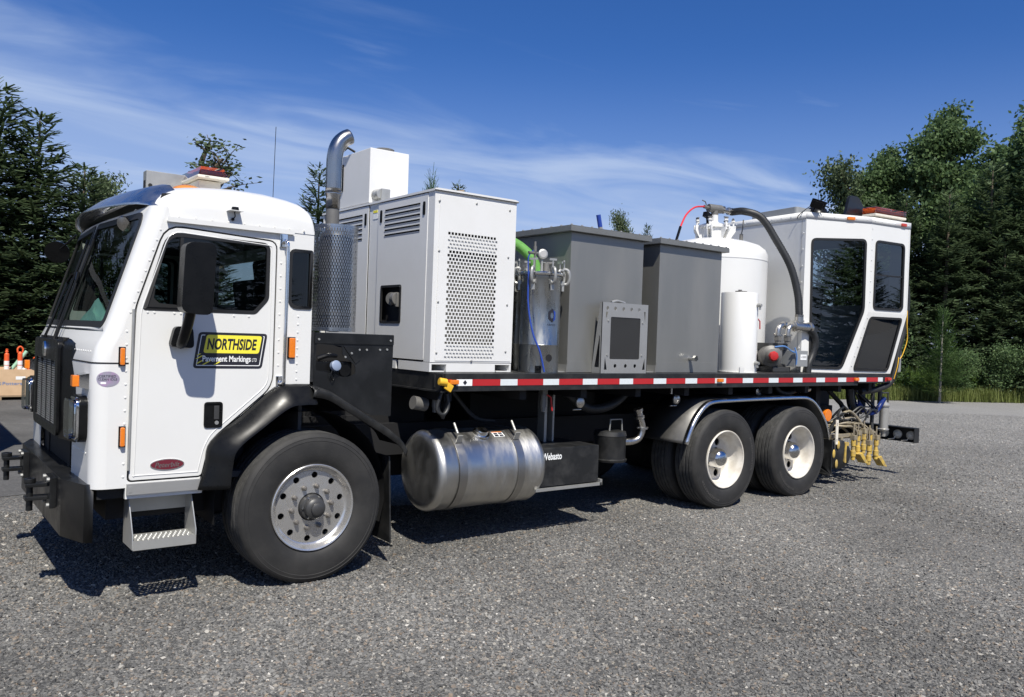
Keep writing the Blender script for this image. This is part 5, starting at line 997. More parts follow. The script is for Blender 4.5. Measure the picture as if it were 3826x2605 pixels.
b = B(); b.tube([(6.53, .33, Z1+.10), (6.48, .40, Z1+.04), (6.455, .48, Z1-.03), (6.455, .50, Z1-.07)], .005, 6, smooth=4); b.build('lamp_cable', 'hose', K)
b = B(); b.obox((7.74, .09, Z1+.055), (.62, .20, .03), (0, 0, -7)); rl = b.build('roof_light_bar', 'cream', K, bevel=.006)
b = B(); b.obox((7.74, .09, Z1+.10), (.59, .17, .055), (0, 0, -7)); b.build('amber_strip', 'orange_lens', K, bevel=.012)
b = B(); b.obox((7.74, .09, Z1+.112), (.62, .20, .085), (0, 0, -7)); b.build('clear_cover', 'lens_clear', K, bevel=.015)
for (x, y, m_) in ((7.03, .135, 'amber'), (7.93, -.066, 'red_lens')):
    b = B(); b.obox((x, y-.008, Z1-.035), (.11 if m_ == 'amber' else .09, .03, .04), (0, 0, -22 if m_ == 'amber' else -8)); b.build('cabin_marker_lamp', m_, K, bevel=.008)
b = B(); b.lathe([(.05, 0), (.05, .10), (.04, .12)], (8.10, .0, Z1-.02), (.9, .3, .0), 16); b.build('rear_camera', 'black_plastic', K)
b = B(); b.box(8.10, 8.16, .05, .5, 2.0, 2.75); b.box(8.05, 8.11, .1, .5, 1.45, 2.3); b.box(8.10, 8.20, .02, .4, 1.42, 1.95); b.build('back_locker', 'plastic_grey', K, bevel=.02)
b = B(); b.tube([(8.16, -.02, 2.55), (8.17, -.03, 2.3), (8.14, -.02, 2.0), (8.05, .0, 1.7), (7.99, .0, 1.45), (7.92, .03, 1.28), (7.70, .08, 1.20), (7.45, .15, 1.17)], .040, 12, smooth=6); b.cyl((8.16, -.02, 2.55), (8.165, -.02, 2.68), .03, n=10); ho_ = b.build('rear_cable_loom', 'hose', None); tag(ho_, 'thick black cable loom running down the back corner of the rear cabin', 'cable')
b = B(); b.tube([(8.15, -.05, 2.3), (8.13, -.065, 2.05), (8.16, -.06, 1.85), (8.08, -.05, 1.66), (8.03, -.04, 1.60)], .0055, 6, smooth=6); b.tube([(8.0, -.04, 1.62), (7.97, -.045, 1.5), (7.94, -.02, 1.34)], .005, 6, smooth=4); o = b.build('yellow_cable', 'yellow', None); tag(o, 'thin yellow cable hanging beside the black loom on the rear cabin', 'cable')
# ------------------------------------------------------------------ spray gun carriage under the rear
Q = thing('spray_gun_carriage', (7.45, .2, .2), 'paint-spattered yellow spray gun carriage hanging under the rear of the truck', 'spray carriage')
random.seed(11)
b = B(); b.plate(rrect(6.845, 6.895, .535, .835, .008), [rrect(6.862, 6.878, .56, .60, .003, 1), rrect(6.862, 6.878, .75, .80, .003, 1)], XZ(.10), .01); b.build('carriage_plate', 'cream', Q)
b = B(); b.box(6.87, 7.9, .16, .21, .60, .645); b.box(6.87, 7.9, .3, .34, .56, .60); b.box(7.05, 7.09, .15, .6, .56, .61); b.build('carriage_bar', 'grime', Q, bevel=.004)
b = B(); b.lathe([(.03, -.04), (.16, -.035), (.185, -.02), (.185, .02), (.16, .035), (.03, .04)], (6.99, .17, .40), (.45, 1, .0), 28); b.build('castor_wheel', 'black_dusty', Q)
b = B()
for i in range(5):
    a = i*1.3+.4; b.sphere((6.99+.11*math.cos(a)-.016, .13, .40+.12*math.sin(a)), .05, 8, 6, (.55, .25, 1.1))
b.plate(roundpoly([(7.04, .30), (7.10, .30), (7.13, .55), (7.06, .56)], .02), [], XZ(.09), .02); b.build('yellow_splashes', 'yellow_grimy', Q)
def gun(x, y, zb, zt_, s=1):
    b = B(); b.lathe([(.012, 0), (.026, .01), (.026, .05), (.034, .055), (.034, .12), (.026, .125), (.022, .18), (.03, .185), (.03, .25), (.018, .26)], (x, y, zb), (0, 0, 1), 14); g_ = b.build('spray_gun', 'yellow_grimy', Q)
    b = B(); b.box(x-.03, x+.03, y-.03, y+.03, zb+.26, zb+.32); b.cyl((x, y, zb+.3), (x, y, zt_), .010, n=8); b.cyl((x+.03, y-.03, zb+.2), (x+.03, y-.03, zt_-.08), .007, n=6); b.build('gun_bracket', 'grime', Q, bevel=.003)
gun(7.28, .12, .31, .78); gun(7.42, .14, .36, .76); gun(7.52, .12, .38, .80); gun(7.62, .10, .23, .74); gun(7.70, .13, .36, .70); gun(7.79, .10, .29, .72)
for x, z in ((7.46, .36), (7.92, .29)):
    b = B(); b.plate([(x-.12, z+.03), (x+.02, z-.09), (x+.10, z-.10), (x-.05, z+.05)], [], XZ(.06), .10); b.build('bead_fan', 'yellow_grimy', Q, bevel=.004)
b = B()
for i in range(16):
    x0 = random.uniform(6.95, 7.2); x1 = random.uniform(7.3, 7.85); zt_ = random.uniform(.72, .95); y0 = random.uniform(.12, .5)
    b.tube([(x0, y0+.1, random.uniform(.62, .78)), ((x0+x1)/2-.1, y0, zt_), ((x0*.3+x1*.7), y0, zt_-.02), (x1, random.uniform(.1, .25), random.uniform(.50, .66))], random.uniform(.008, .020), 8, smooth=5)
b.build('paint_hoses', 'grime', Q)
b = B()
for i in range(10):
    x0 = random.uniform(6.9, 7.6); b.tube([(x0, .25, random.uniform(.6, .9)), (x0+.2, .2, random.uniform(.8, 1.0)), (x0+.45, .25, random.uniform(.7, 1.0)), (7.7, .4, 1.2)], random.uniform(.007, .014), 6, smooth=5)
b.build('black_hoses', 'hose', Q)
b = B(); b.lathe([(.03, -.10), (.04, -.03), (.065, -.02), (.075, 0), (.06, .01), (.06, .30), (.075, .31), (.075, .33), (.05, .35), (.02, .37)], (8.33, .30, .645), (0, 0, 1), 24); fl = b.build('bead_filter', 'satin_steel', Q, sharp=30)
b = B(); b.cyl((8.24, .32, 1.25), (8.24, .32, .98), .03, n=12); b.tube([(8.24, .32, 1.13), (8.42, .3, 1.13), (8.42, .3, 1.0)], .012, 8); b.cyl((8.12, .35, 1.28), (8.12, .35, .55), .025, n=10); b.cyl((7.9, .4, 1.28), (7.9, .4, .85), .03, n=10); b.build('filter_hanger', 'hub_grey', Q)
b = B(); pth = [(7.62, .28, 1.02), (7.72, .26, .92), (7.88, .25, .88), (8.05, .26, .90), (8.2, .28, .98), (8.28, .28, 1.06)]; P = catmull(pth, 16); pp_ = []
for i, p in enumerate(P):
    d = (P[min(i+1, len(P)-1)]-P[max(i-1, 0)]).normalized(); n1_ = d.cross(Vector((0, 1, 0))).normalized(); n2_ = d.cross(n1_)
    for k in range(5): a = 2*math.pi*(i*5+k)/11; q = p+((P[min(i+1, len(P)-1)]-p)*k/5); pp_.append(q+(n1_*math.cos(a)+n2_*math.sin(a))*.030)
b.tube(pp_, .005, 5); b.build('coiled_air_hose', 'blue_tube', Q)
b = B(); b.tube([(6.75, .35, 1.25), (6.76, .3, 1.0), (6.82, .25, .85)], .012, 6); b.build('hanging_chain', 'hub_grey', Q); b = B(); b.tube([(7.45, .3, 1.2), (7.5, .3, 1.0), (7.62, .32, .93), (7.85, .36, .93), (7.92, .4, 1.1), (7.9, .4, 1.25)], .05, 10, smooth=5); b.build('thick_hose', 'hose', Q)
# ------------------------------------------------------------------ ground
def gravel_mat(name, asphalt=False):
    m = bpy.data.materials.new(name); m.use_nodes = True; nt = m.node_tree; nd = nt.nodes; L = nt.links; p = nd['Principled BSDF']
    t = nd.new('ShaderNodeTexCoord')
    def nz(sc, det=4, ro=.55):
        n = nd.new('ShaderNodeTexNoise'); n.inputs['Scale'].default_value = sc; n.inputs['Detail'].default_value = det; n.inputs['Roughness'].default_value = ro; L.new(t.outputs['Object'], n.inputs['Vector']); return n.outputs[0]
    def rg(src, a, b, c0, c1):
        r = nd.new('ShaderNodeMapRange'); r.inputs[1].default_value = a; r.inputs[2].default_value = b; r.inputs[3].default_value = c0; r.inputs[4].default_value = c1; L.new(src, r.inputs[0]); return r.outputs[0]
    def mul(a, b):
        n = nd.new('ShaderNodeMixRGB'); n.blend_type = 'MULTIPLY'; n.inputs[0].default_value = 1; L.new(a, n.inputs[1]); L.new(b, n.inputs[2]); return n.outputs[0]
    vo = nd.new('ShaderNodeTexVoronoi'); vo.inputs['Scale'].default_value = 70; L.new(t.outputs['Object'], vo.inputs['Vector'])
    sp = nd.new('ShaderNodeSeparateXYZ'); L.new(vo.outputs['Color'], sp.inputs[0])
    cr = nd.new('ShaderNodeValToRGB'); e = cr.color_ramp.elements
    if asphalt: stops = [(0, (.085, .084, .083)), (1, (.120, .118, .115))]
    else: stops = [(0, (.064, .064, .063)), (.35, (.116, .115, .110)), (.7, (.165, .162, .153)), (.9, (.198, .192, .176)), (.955, (.22, .17, .13)), (.985, (.40, .38, .34))]
    e[0].position, e[0].color = stops[0][0], stops[0][1]+(1,); e[1].position, e[1].color = stops[-1][0], stops[-1][1]+(1,)
    for pos, c in stops[1:-1]: x = e.new(pos); x.color = c+(1,)
    L.new(sp.outputs[0], cr.inputs[0])
    big = rg(nz(.35, 5), .32, .68, .66, 1.24); fine = rg(nz(9, 5, .7), .3, .7, .82, 1.15)
    c = mul(mul(cr.outputs[0], big), fine)
    if not asphalt:   # lighter further out in the yard: packed dust plus grazing-sun brightening painted in
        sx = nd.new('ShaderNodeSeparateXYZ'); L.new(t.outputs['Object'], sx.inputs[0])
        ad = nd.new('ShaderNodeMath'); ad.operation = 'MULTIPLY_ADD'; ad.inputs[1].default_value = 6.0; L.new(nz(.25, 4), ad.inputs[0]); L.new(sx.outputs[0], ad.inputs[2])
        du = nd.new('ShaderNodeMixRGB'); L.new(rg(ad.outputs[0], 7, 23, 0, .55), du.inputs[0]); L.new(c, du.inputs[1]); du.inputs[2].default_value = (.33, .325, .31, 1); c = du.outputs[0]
    L.new(c, p.inputs['Base Color']); p.inputs['Roughness'].default_value = .88 if not asphalt else .8
    p.inputs['Specular IOR Level'].default_value = .3
    b1 = nd.new('ShaderNodeBump'); b1.inputs['Strength'].default_value = .9 if not asphalt else .25; b1.inputs['Distance'].default_value = .012; b1.invert = True; L.new(vo.outputs['Distance'], b1.inputs['Height'])
    b2_ = nd.new('ShaderNodeBump'); b2_.inputs['Strength'].default_value = .5; b2_.inputs['Distance'].default_value = .05; L.new(nz(3.0, 6, .6), b2_.inputs['Height']); L.new(b1.outputs[0], b2_.inputs['Normal']); L.new(b2_.outputs[0], p.inputs['Normal'])
    MAT[name] = m
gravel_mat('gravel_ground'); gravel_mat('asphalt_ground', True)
mat('earth', (.07, .075, .035), .95, var=.6, vscale=2, col2=(.05, .06, .02))
xs = [-300, -60, -20, -8, -4, -2.5, -1.5, -.5, .5, 1.5, 2.5, 3.5, 4.5, 5.5, 8, 12, 20, 40, 90, 300]
ysg = [-300, -60, -20, -8, -4, -2, 0, 2, 4, 8, 14, 22, 40, 90, 300]
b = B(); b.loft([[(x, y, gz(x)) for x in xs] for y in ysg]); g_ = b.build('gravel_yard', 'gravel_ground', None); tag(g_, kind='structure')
# asphalt lane beyond the front of the truck
AP = [(-40, 4.05), (-6, 4.15), (-3, 4.0), (-1.4, 4.12), (-.4, 4.25), (.8, 4.5), (2.2, 5.2), (3.2, 6.4), (4.4, 9), (5.2, 13), (5.4, 17.5), (-40, 17.5)]
b = B(); b.plate(AP, [], lambda u, v, w: (u, v, gz(u)+.005), 0, [(x, y) for x in (-2.5, 0, 1.5, 3) for y in (8, 12)]); o = b.build('asphalt_lane', 'asphalt_ground', None); tag(o, kind='structure')
# verge behind the yard
VP = [(-40, 17.8), (-3, 17.2), (2.5, 17.6), (5.6, 17.2), (10, 16.6), (16, 13.6), (20, 10.9), (24.3, 8.8), (27, 7.5), (29.2, 6.5), (33, 4.6), (42, 0), (60, -12), (120, -12), (120, 140), (-40, 140)]
b = B(); b.plate(VP, [], lambda u, v, w: (u, v, gz(u)+.012), 0); vg = b.build('verge', 'earth', None); tag(vg, kind='structure')
# loose stones, near the camera
def scatter(name, src_objs, poly, dens, smin, smax, label, cat, seed, matname, tilt=6.28, z=.0, extra=()):
    b = B(); b.plate(poly, [], lambda u, v, w: (u, v, gz(u)+z), 0, extra); o = b.build(name, matname, None)
    col = bpy.data.collections.new(name+'_pieces')
    for s_ in src_objs: col.objects.link(s_)
    ng = bpy.data.node_groups.new(name, 'GeometryNodeTree'); ng.interface.new_socket('Geometry', in_out='INPUT', socket_type='NodeSocketGeometry'); ng.interface.new_socket('Geometry', in_out='OUTPUT', socket_type='NodeSocketGeometry')
    n = ng.nodes; L = ng.links; gi = n.new('NodeGroupInput'); go = n.new('NodeGroupOutput')
    dp = n.new('GeometryNodeDistributePointsOnFaces'); dp.inputs['Density'].default_value = dens; dp.inputs['Seed'].default_value = seed
    ci = n.new('GeometryNodeCollectionInfo'); ci.inputs['Collection'].default_value = col; ci.inputs['Separate Children'].default_value = True; ci.inputs['Reset Children'].default_value = True
    ip = n.new('GeometryNodeInstanceOnPoints'); ip.inputs['Pick Instance'].default_value = True
    rr = n.new('FunctionNodeRandomValue'); rr.data_type = 'FLOAT_VECTOR'; rr.inputs['Min'].default_value = (-tilt, -tilt, 0); rr.inputs['Max'].default_value = (tilt, tilt, 6.28)
    rs_ = n.new('FunctionNodeRandomValue'); rs_.data_type = 'FLOAT'; rs_.inputs[2].default_value = smin; rs_.inputs[3].default_value = smax
    L.new(gi.outputs[0], dp.inputs['Mesh']); L.new(dp.outputs['Points'], ip.inputs['Points']); L.new(ci.outputs[0], ip.inputs['Instance']); L.new(rr.outputs[0], ip.inputs['Rotation']); L.new(rs_.outputs[1], ip.inputs['Scale']); L.new(ip.outputs[0], go.inputs[0])
    md = o.modifiers.new('scatter', 'NODES'); md.node_group = ng
    for s_ in src_objs:
        if s_.name in COL.objects: COL.objects.unlink(s_)
    tag(o, label, cat, kind='stuff'); return o
def stone_mat():
    m = bpy.data.materials.new('stone'); m.use_nodes = True; nt = m.node_tree; nd = nt.nodes; L = nt.links; p = nd['Principled BSDF']
    oi = nd.new('ShaderNodeObjectInfo'); cr = nd.new('ShaderNodeValToRGB'); cr.color_ramp.interpolation = 'LINEAR'; e = cr.color_ramp.elements
    st = [(0, (.054, .054, .054)), (.25, (.106, .105, .101)), (.62, (.165, .162, .154)), (.84, (.202, .196, .180)), (.92, (.20, .155, .115)), (.965, (.26, .245, .21)), (.992, (.42, .40, .36))]
    e[0].color = st[0][1]+(1,); e[1].position = st[-1][0]; e[1].color = st[-1][1]+(1,)
    for a, c in st[1:-1]: x = e.new(a); x.color = c+(1,)
    L.new(oi.outputs['Random'], cr.inputs[0])
    n = nd.new('ShaderNodeTexNoise'); n.inputs['Scale'].default_value = .35; n.inputs['Detail'].default_value = 5; n.inputs['Roughness'].default_value = .55; ge = nd.new('ShaderNodeNewGeometry'); L.new(ge.outputs['Position'], n.inputs['Vector'])
    r = nd.new('ShaderNodeMapRange'); r.inputs[1].default_value = .33; r.inputs[2].default_value = .67; r.inputs[3].default_value = .66; r.inputs[4].default_value = 1.24; L.new(n.outputs[0], r.inputs[0])
    mx = nd.new('ShaderNodeMixRGB'); mx.blend_type = 'MULTIPLY'; mx.inputs[0].default_value = 1; L.new(cr.outputs[0], mx.inputs[1]); L.new(r.outputs[0], mx.inputs[2])
    sx = nd.new('ShaderNodeSeparateXYZ'); L.new(ge.outputs['Position'], sx.inputs[0]); dr = nd.new('ShaderNodeMapRange'); dr.inputs[1].default_value = 4; dr.inputs[2].default_value = 20; dr.inputs[3].default_value = 0; dr.inputs[4].default_value = .55; L.new(sx.outputs[0], dr.inputs[0]); du = nd.new('ShaderNodeMixRGB'); L.new(dr.outputs[0], du.inputs[0]); L.new(mx.outputs[0], du.inputs[1]); du.inputs[2].default_value = (.33, .325, .31, 1)  # same far lightening as the yard: packed dust and painted-in grazing-sun brightness
    L.new(du.outputs[0], p.inputs['Base Color']); p.inputs['Roughness'].default_value = .85; p.inputs['Specular IOR Level'].default_value = .3; MAT['stone'] = m
stone_mat()
random.seed(3)
stones = []
for i in range(6):
    bm = bmesh.new(); bmesh.ops.create_icosphere(bm, subdivisions=1, radius=1) if i < 0 else bmesh.ops.create_cube(bm, size=1.5)
    for v in bm.verts: v.co = Vector((v.co.x*random.uniform(.6, 1.3), v.co.y*random.uniform(.5, 1.1), v.co.z*random.uniform(.35, .8)))+Vector([random.uniform(-.25, .25) for _ in range(3)])
    me = bpy.data.meshes.new('pebble'); bm.to_mesh(me); bm.free(); me.materials.append(MAT['stone']); stones.append(bpy.data.objects.new('pebble', me))
near = [(-2.6, -2.2), (-1.9, -2.0), (2.6, -4.3), (3.6, -4.6), (6.0, -2.6), (6.0, .2), (2.2, 1.6), (-2.6, 3.9)]
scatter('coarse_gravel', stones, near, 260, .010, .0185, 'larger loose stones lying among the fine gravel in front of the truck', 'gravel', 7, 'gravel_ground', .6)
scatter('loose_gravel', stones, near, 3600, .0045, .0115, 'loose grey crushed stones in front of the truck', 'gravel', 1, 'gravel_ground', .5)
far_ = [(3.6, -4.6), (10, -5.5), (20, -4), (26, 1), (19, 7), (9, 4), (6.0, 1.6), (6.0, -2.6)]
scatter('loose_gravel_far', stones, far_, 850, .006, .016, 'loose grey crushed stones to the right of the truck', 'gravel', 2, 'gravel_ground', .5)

# ------------------------------------------------------------------ vegetation
def leaf_mat(name, c1, c2, tr=.25):
    m = bpy.data.materials.new(name); m.use_nodes = True; nt = m.node_tree; nd = nt.nodes; L = nt.links; p = nd['Principled BSDF']
    g = nd.new('ShaderNodeNewGeometry'); cr = nd.new('ShaderNodeMixRGB'); cr.inputs[1].default_value = tuple(c1)+(1,); cr.inputs[2].default_value = tuple(c2)+(1,); L.new(g.outputs['Random Per Island'], cr.inputs[0]); L.new(cr.outputs[0], p.inputs['Base Color'])
    p.inputs['Roughness'].default_value = .55; p.inputs['Specular IOR Level'].default_value = .25
    tl = nd.new('ShaderNodeBsdfTranslucent'); L.new(cr.outputs[0], tl.inputs[0]); mx = nd.new('ShaderNodeMixShader'); mx.inputs[0].default_value = tr; L.new(p.outputs[0], mx.inputs[1]); L.new(tl.outputs[0], mx.inputs[2]); L.new(mx.outputs[0], nd['Material Output'].inputs[0]); MAT[name] = m
leaf_mat('needles', (.058, .092, .052), (.135, .185, .088), .28)
leaf_mat('needles_pine', (.05, .10, .03), (.09, .15, .045), .2)
leaf_mat('leaf', (.068, .118, .050), (.130, .195, .075), .38)
leaf_mat('leaf_pale', (.07, .105, .05), (.12, .155, .075), .3)
leaf_mat('grass', (.13, .17, .04), (.22, .25, .08), .35)
leaf_mat('weed', (.10, .18, .04), (.18, .26, .07), .4)
def mesh_of(name, vs, fs, material):
    me = bpy.data.meshes.new(name); me.from_pydata(vs, [], fs); me.materials.append(MAT[material]); return me
def spruce_mesh(h, rb, seed, dens=1.0, up=0., z0=.25, needle=(.11, .035)):
    R = random.Random(seed); vs = []; fs = []
    def quad(p, d, n_, l, w):
        s_ = d.cross(n_).normalized()*w/2; o = len(vs); e = p+d*l
        vs.extend([tuple(p-s_*.6), tuple(p+s_*.6), tuple(e+s_*.35), tuple(e-s_*.35)]); fs.append((o, o+1, o+2, o+3))
    z = z0; k = 0
    while z < h-.15:
        t = (z-z0)/(h-z0); L_ = rb*(1-t)**.8*(1 if t > .06 else .8)+.10; nb = int((6+5*(1-t))*min(1.25, dens))
        a0 = R.uniform(0, 6.28)
        for j in range(nb):
            a = a0+6.283*j/nb+R.uniform(-.3, .3); l = L_*R.uniform(.62, 1.15); el = R.uniform(-.38, .02)+t*.75+up
            p = Vector((0, 0, z+R.uniform(-.1, .1))); d = Vector((math.cos(a)*math.cos(el), math.sin(a)*math.cos(el), math.sin(el)))
            n_ = max(3, int(l/.085)); step = l/n_
            for i in range(n_):
                f = i/n_; d2 = (d+Vector((0, 0, .05+.35*f*f))*.12).normalized(); p = p+d2*step; d = d2
                if f < .12: continue
                side = Vector((-d.y, d.x, 0)).normalized(); tw = min(.42, l*.42)*(1-f*.75)*R.uniform(.65, 1.1)
                for sg in (-1, 1):
                    td = (d*.62+side*sg*R.uniform(.6, .95)+Vector((0, 0, R.uniform(-.32, .05)))).normalized(); q = p.copy(); m_ = max(1, int(tw/.075*dens))
                    for u in range(m_):
                        nn = Vector((R.uniform(-.45, .45), R.uniform(-.45, .45), 1)).normalized()
                        quad(q, (td+Vector((R.uniform(-.3, .3), R.uniform(-.3, .3), R.uniform(-.25, .2)))).normalized(), nn, needle[0]*R.uniform(.8, 1.4), needle[1]*R.uniform(.8, 1.5)); q = q+td*tw/m_
                nn = Vector((R.uniform(-.4, .4), R.uniform(-.4, .4), 1)).normalized(); quad(p, d, nn, needle[0]*1.2, needle[1]*1.3)
        z += R.uniform(.15, .23)*(1.0 if h > 4 else .6); k += 1
    for i in range(14):
        a = R.uniform(0, 6.28); zz = h-.5+.5*i/14; quad(Vector((0, 0, zz)), Vector((math.cos(a)*.6, math.sin(a)*.6, .7)).normalized(), Vector((math.sin(a), -math.cos(a), .3)).normalized(), .14, .03)
    return vs, fs
def trunk(h, r, top=.02, wob=.0, seed=0):
    R = random.Random(seed); b = B(); b.tube([(R.uniform(-wob, wob)*i/6, R.uniform(-wob, wob)*i/6, h*i/6-.05) for i in range(7)], [r, top], 8); return b
TREES = {}
def conifer(kind, x, y, h, lbl, group, base, rot, name='spruce_tree'):
    me, tm, h0 = TREES[kind]; k = h/h0
    o = thing(name, (x, y, gz(x)-.02), lbl, 'tree', group); o.rotation_euler = (0, 0, rot); o.scale = (k*base, k*base, k)
    for nm, q in (('crown', me), ('trunk', tm)): c = bpy.data.objects.new(nm, q); COL.objects.link(c); c.parent = o
    return o
def trunk_mesh(b, nm, m_): me = bpy.data.meshes.new(nm); me.from_pydata(b.v, [], b.f); me.materials.append(MAT[m_]); return me
for kd, (h, rb, sd_, de, nd_) in {'a': (8.0, 2.3, 1, 1.05, (.19, .085)), 'b': (8.0, 1.95, 2, 1.1, (.18, .085)), 'c': (8.0, 2.15, 3, 1.0, (.20, .085))}.items():
    v_, f_ = spruce_mesh(h, rb, sd_, de, needle=nd_); TREES[kd] = (mesh_of('spruce_crown', v_, f_, 'needles'), trunk_mesh(trunk(h-.2, .14), 'spruce_trunk', 'bark'), h)
v_, f_ = spruce_mesh(3.0, .85, 9, 1.0, .75, .2, (.17, .02)); TREES['pine'] = (mesh_of('pine_crown', v_, f_, 'needles_pine'), trunk_mesh(trunk(2.9, .04, .01), 'pine_trunk', 'bark_pale'), 3.0)
def broad_mesh(h, rw, seed, nleaf, lsz, crown0=.25, sparse=False):
    R = random.Random(seed); vs = []; fs = []; tb = B(); ends = []
    def br(p, d, l, r, dep):
        n_ = 4; pts = [p]
        for i in range(n_): d = (d+Vector((R.uniform(-.22, .22), R.uniform(-.22, .22), R.uniform(-.05, .16)))).normalized(); p = p+d*l/n_; pts.append(p)
        tb.tube(pts, [r, r*.55], 5 if dep else 7, False)
        if dep >= 1: ends.extend(pts[2:])
        if dep >= 3: return
        for i in range(3 if dep else 12):
            f = R.uniform(.25, 1) if dep else crown0+(1-crown0)*(i+R.random())/12; q = pts[0].lerp(pts[-1], f) if dep else pts[min(n_, int(f*n_))].lerp(pts[min(n_, int(f*n_)+1)], f*n_-int(f*n_))
            a = R.uniform(0, 6.28); e = R.uniform(.15, .9) if dep else R.uniform(.25, .8)+.3*f
            nd_ = Vector((math.cos(a)*math.cos(e), math.sin(a)*math.cos(e), math.sin(e))); br(q, (nd_+d*.35).normalized(), l*R.uniform(.42, .66) if dep else rw*R.uniform(.55, 1.05)*(1.15-.75*abs(f-.45)), r*.42, dep+1)
    br(Vector((0, 0, -.05)), Vector((0, 0, 1)), h*.93, h*(.019 if sparse else .014), 0)
    per = max(1, int(nleaf/len(ends)))
    for e in ends:
        for i in range(R.randint(0, per*2) if sparse else R.randint(per//2, per*2-per//2)):
            p = e+Vector((R.gauss(0, .22), R.gauss(0, .22), R.gauss(0, .17)))*(.45 if sparse else 1.25); n_ = Vector((R.uniform(-1, 1), R.uniform(-1, 1), R.uniform(-.2, 1.2))).normalized(); a = n_.orthogonal().normalized(); a = (Matrix.Rotation(R.uniform(0, 6.28), 3, n_) @ a); c = n_.cross(a); s_ = lsz*R.uniform(.7, 1.3); o = len(vs)
            vs.extend([tuple(p-a*s_), tuple(p+c*s_*.6), tuple(p+a*s_), tuple(p-c*s_*.6)]); fs.append((o, o+1, o+2, o+3))
    return vs, fs, tb
def broad(kind, x, y, h, lbl, group, w, rot, name='broadleaf_tree'):
    return conifer(kind, x, y, h, lbl, group, w, rot, name)
for kd, (h, rw, sd_, nl, ls, c0, m_, sp_2) in {'asp1': (11, 2.4, 21, 30000, .095, .3, 'leaf', False), 'asp2': (11, 2.0, 22, 26000, .095, .25, 'leaf', False), 'pale': (8, 2.2, 23, 15000, .075, .2, 'leaf_pale', False), 'sap': (8, 1.5, 24, 1700, .055, .5, 'leaf_pale', True), 'shrub': (3, 1.1, 25, 6000, .06, .1, 'leaf', False)}.items():
    v_, f_, tb = broad_mesh(h, rw, sd_, nl, ls, c0, sp_2); TREES[kd] = (mesh_of('leaf_crown', v_, f_, m_), trunk_mesh(tb, 'limbs', 'bark'), h)
GL = 'spruces beyond the lane at the front of the truck'; GR = 'trees along the right edge of the yard'; GM = 'trees showing above the truck'
LT = [('a', -1.5, 19.9, 8.6, 'tall dark spruce at the left edge of the picture, highest of its row', 1.35), ('b', -.15, 19.6, 8.0, 'dark spruce second from the left edge behind the carton', 1.3), ('c', .75, 19.3, 7.2, 'dark spruce behind the cab front, third from the left edge', 1.25), ('a', 1.75, 18.8, 5.9, 'shorter dark spruce right behind the cab windshield', 1.3), ('b', -3.4, 19.0, 8.4, 'dark spruce just outside the left edge of the picture', 1.0), ('c', -1.0, 22.5, 8.4, 'dark spruce in the second row at the left edge', 1.1), ('b', .3, 18.6, 4.2, 'low spruce standing close behind the carton', 1.6), ('c', 3.0, 21.5, 5.0, 'spruce hidden behind the cab', 1.3), ('a', 4.4, 20.2, 4.5, 'low spruce seen through the cab door window', 1.6), ('b', 5.9, 20.8, 4.3, 'low spruce seen through the cab side glass', 1.6)]+[('abc'[i % 3], -5.5-i*2.9, 18.6+(i*31 % 5)*.6, 8.6+(i*17 % 4)*.5, 'tall spruce outside the left edge of the picture, mirrored in the windshield', 1.35) for i in range(6)]
for i, (k, x, y, h, l, w) in enumerate(LT): conifer(k, x, y, h, l, GL, w, i*1.7)
broad('pale', 3.6, 26.0, 6.5, 'pale leafy tree showing between the spruces and the cab roof', GM, .9, .4)
broad('sap', 6.6, 23.2, 8.5, 'thin sparse sapling showing above the cab light bar', GM, 1.9, .8)
conifer('c', 9.75, 22.0, 7.5, 'spruce top showing left of the exhaust stack', GM, 1.0, .3)
conifer('b', 15.2, 21.3, 7.7, 'spruce top showing above the generator roof', GM, .8, 1.1); conifer('pine', 14.4, 22.0, 7.6, 'thin pine shoots showing above the generator roof', GM, .6, 2.0, 'pine_tree')
conifer('a', 26.6, 22.1, 7.3, 'small conifer showing above the gap between the grey tanks', GM, .6, .5); broad('pale', 27.5, 24.1, 7.6, 'small pale treetop left of the blue-topped rod', GM, .45, .9)
RT = [('pale', 29.9, 12.9, 8.6, 'pale green leafy tree behind the rear cabin roof', .95), ('asp2', 31.6, 12.5, 9.6, 'leafy tree stepping down towards the rear cabin roof', 1.2), ('asp1', 31.2, 13.3, 9.3, 'leafy tree filling in behind the pale tree by the cabin', 1.0), ('asp1', 31.9, 11.2, 10.6, 'tallest leafy tree right of the rear cabin', .95), ('asp2', 34.0, 10.2, 11.6, 'tall narrow leafy tree near the right edge', 1.35), ('asp1', 33.4, 8.2, 9.8, 'leafy tree at the right edge above the spruces', .9), ('asp2', 34.2, 13.2, 8.2, 'leafy tree behind the pale tree by the rear cabin', 1.0), ('asp2', 32.6, 9.3, 10.6, 'leafy tree between the two tall ones at the right', 1.3), ('asp1', 34.6, 9.0, 10.9, 'leafy tree in the second row at the right edge', 1.2), ('asp2', 36.5, 7.2, 10.4, 'leafy tree beyond the right edge', 1.0)]
for i, (k, x, y, h, l, w) in enumerate(RT): broad(k, x, y, h, l, GR, w, x*3.7+y*1.3)
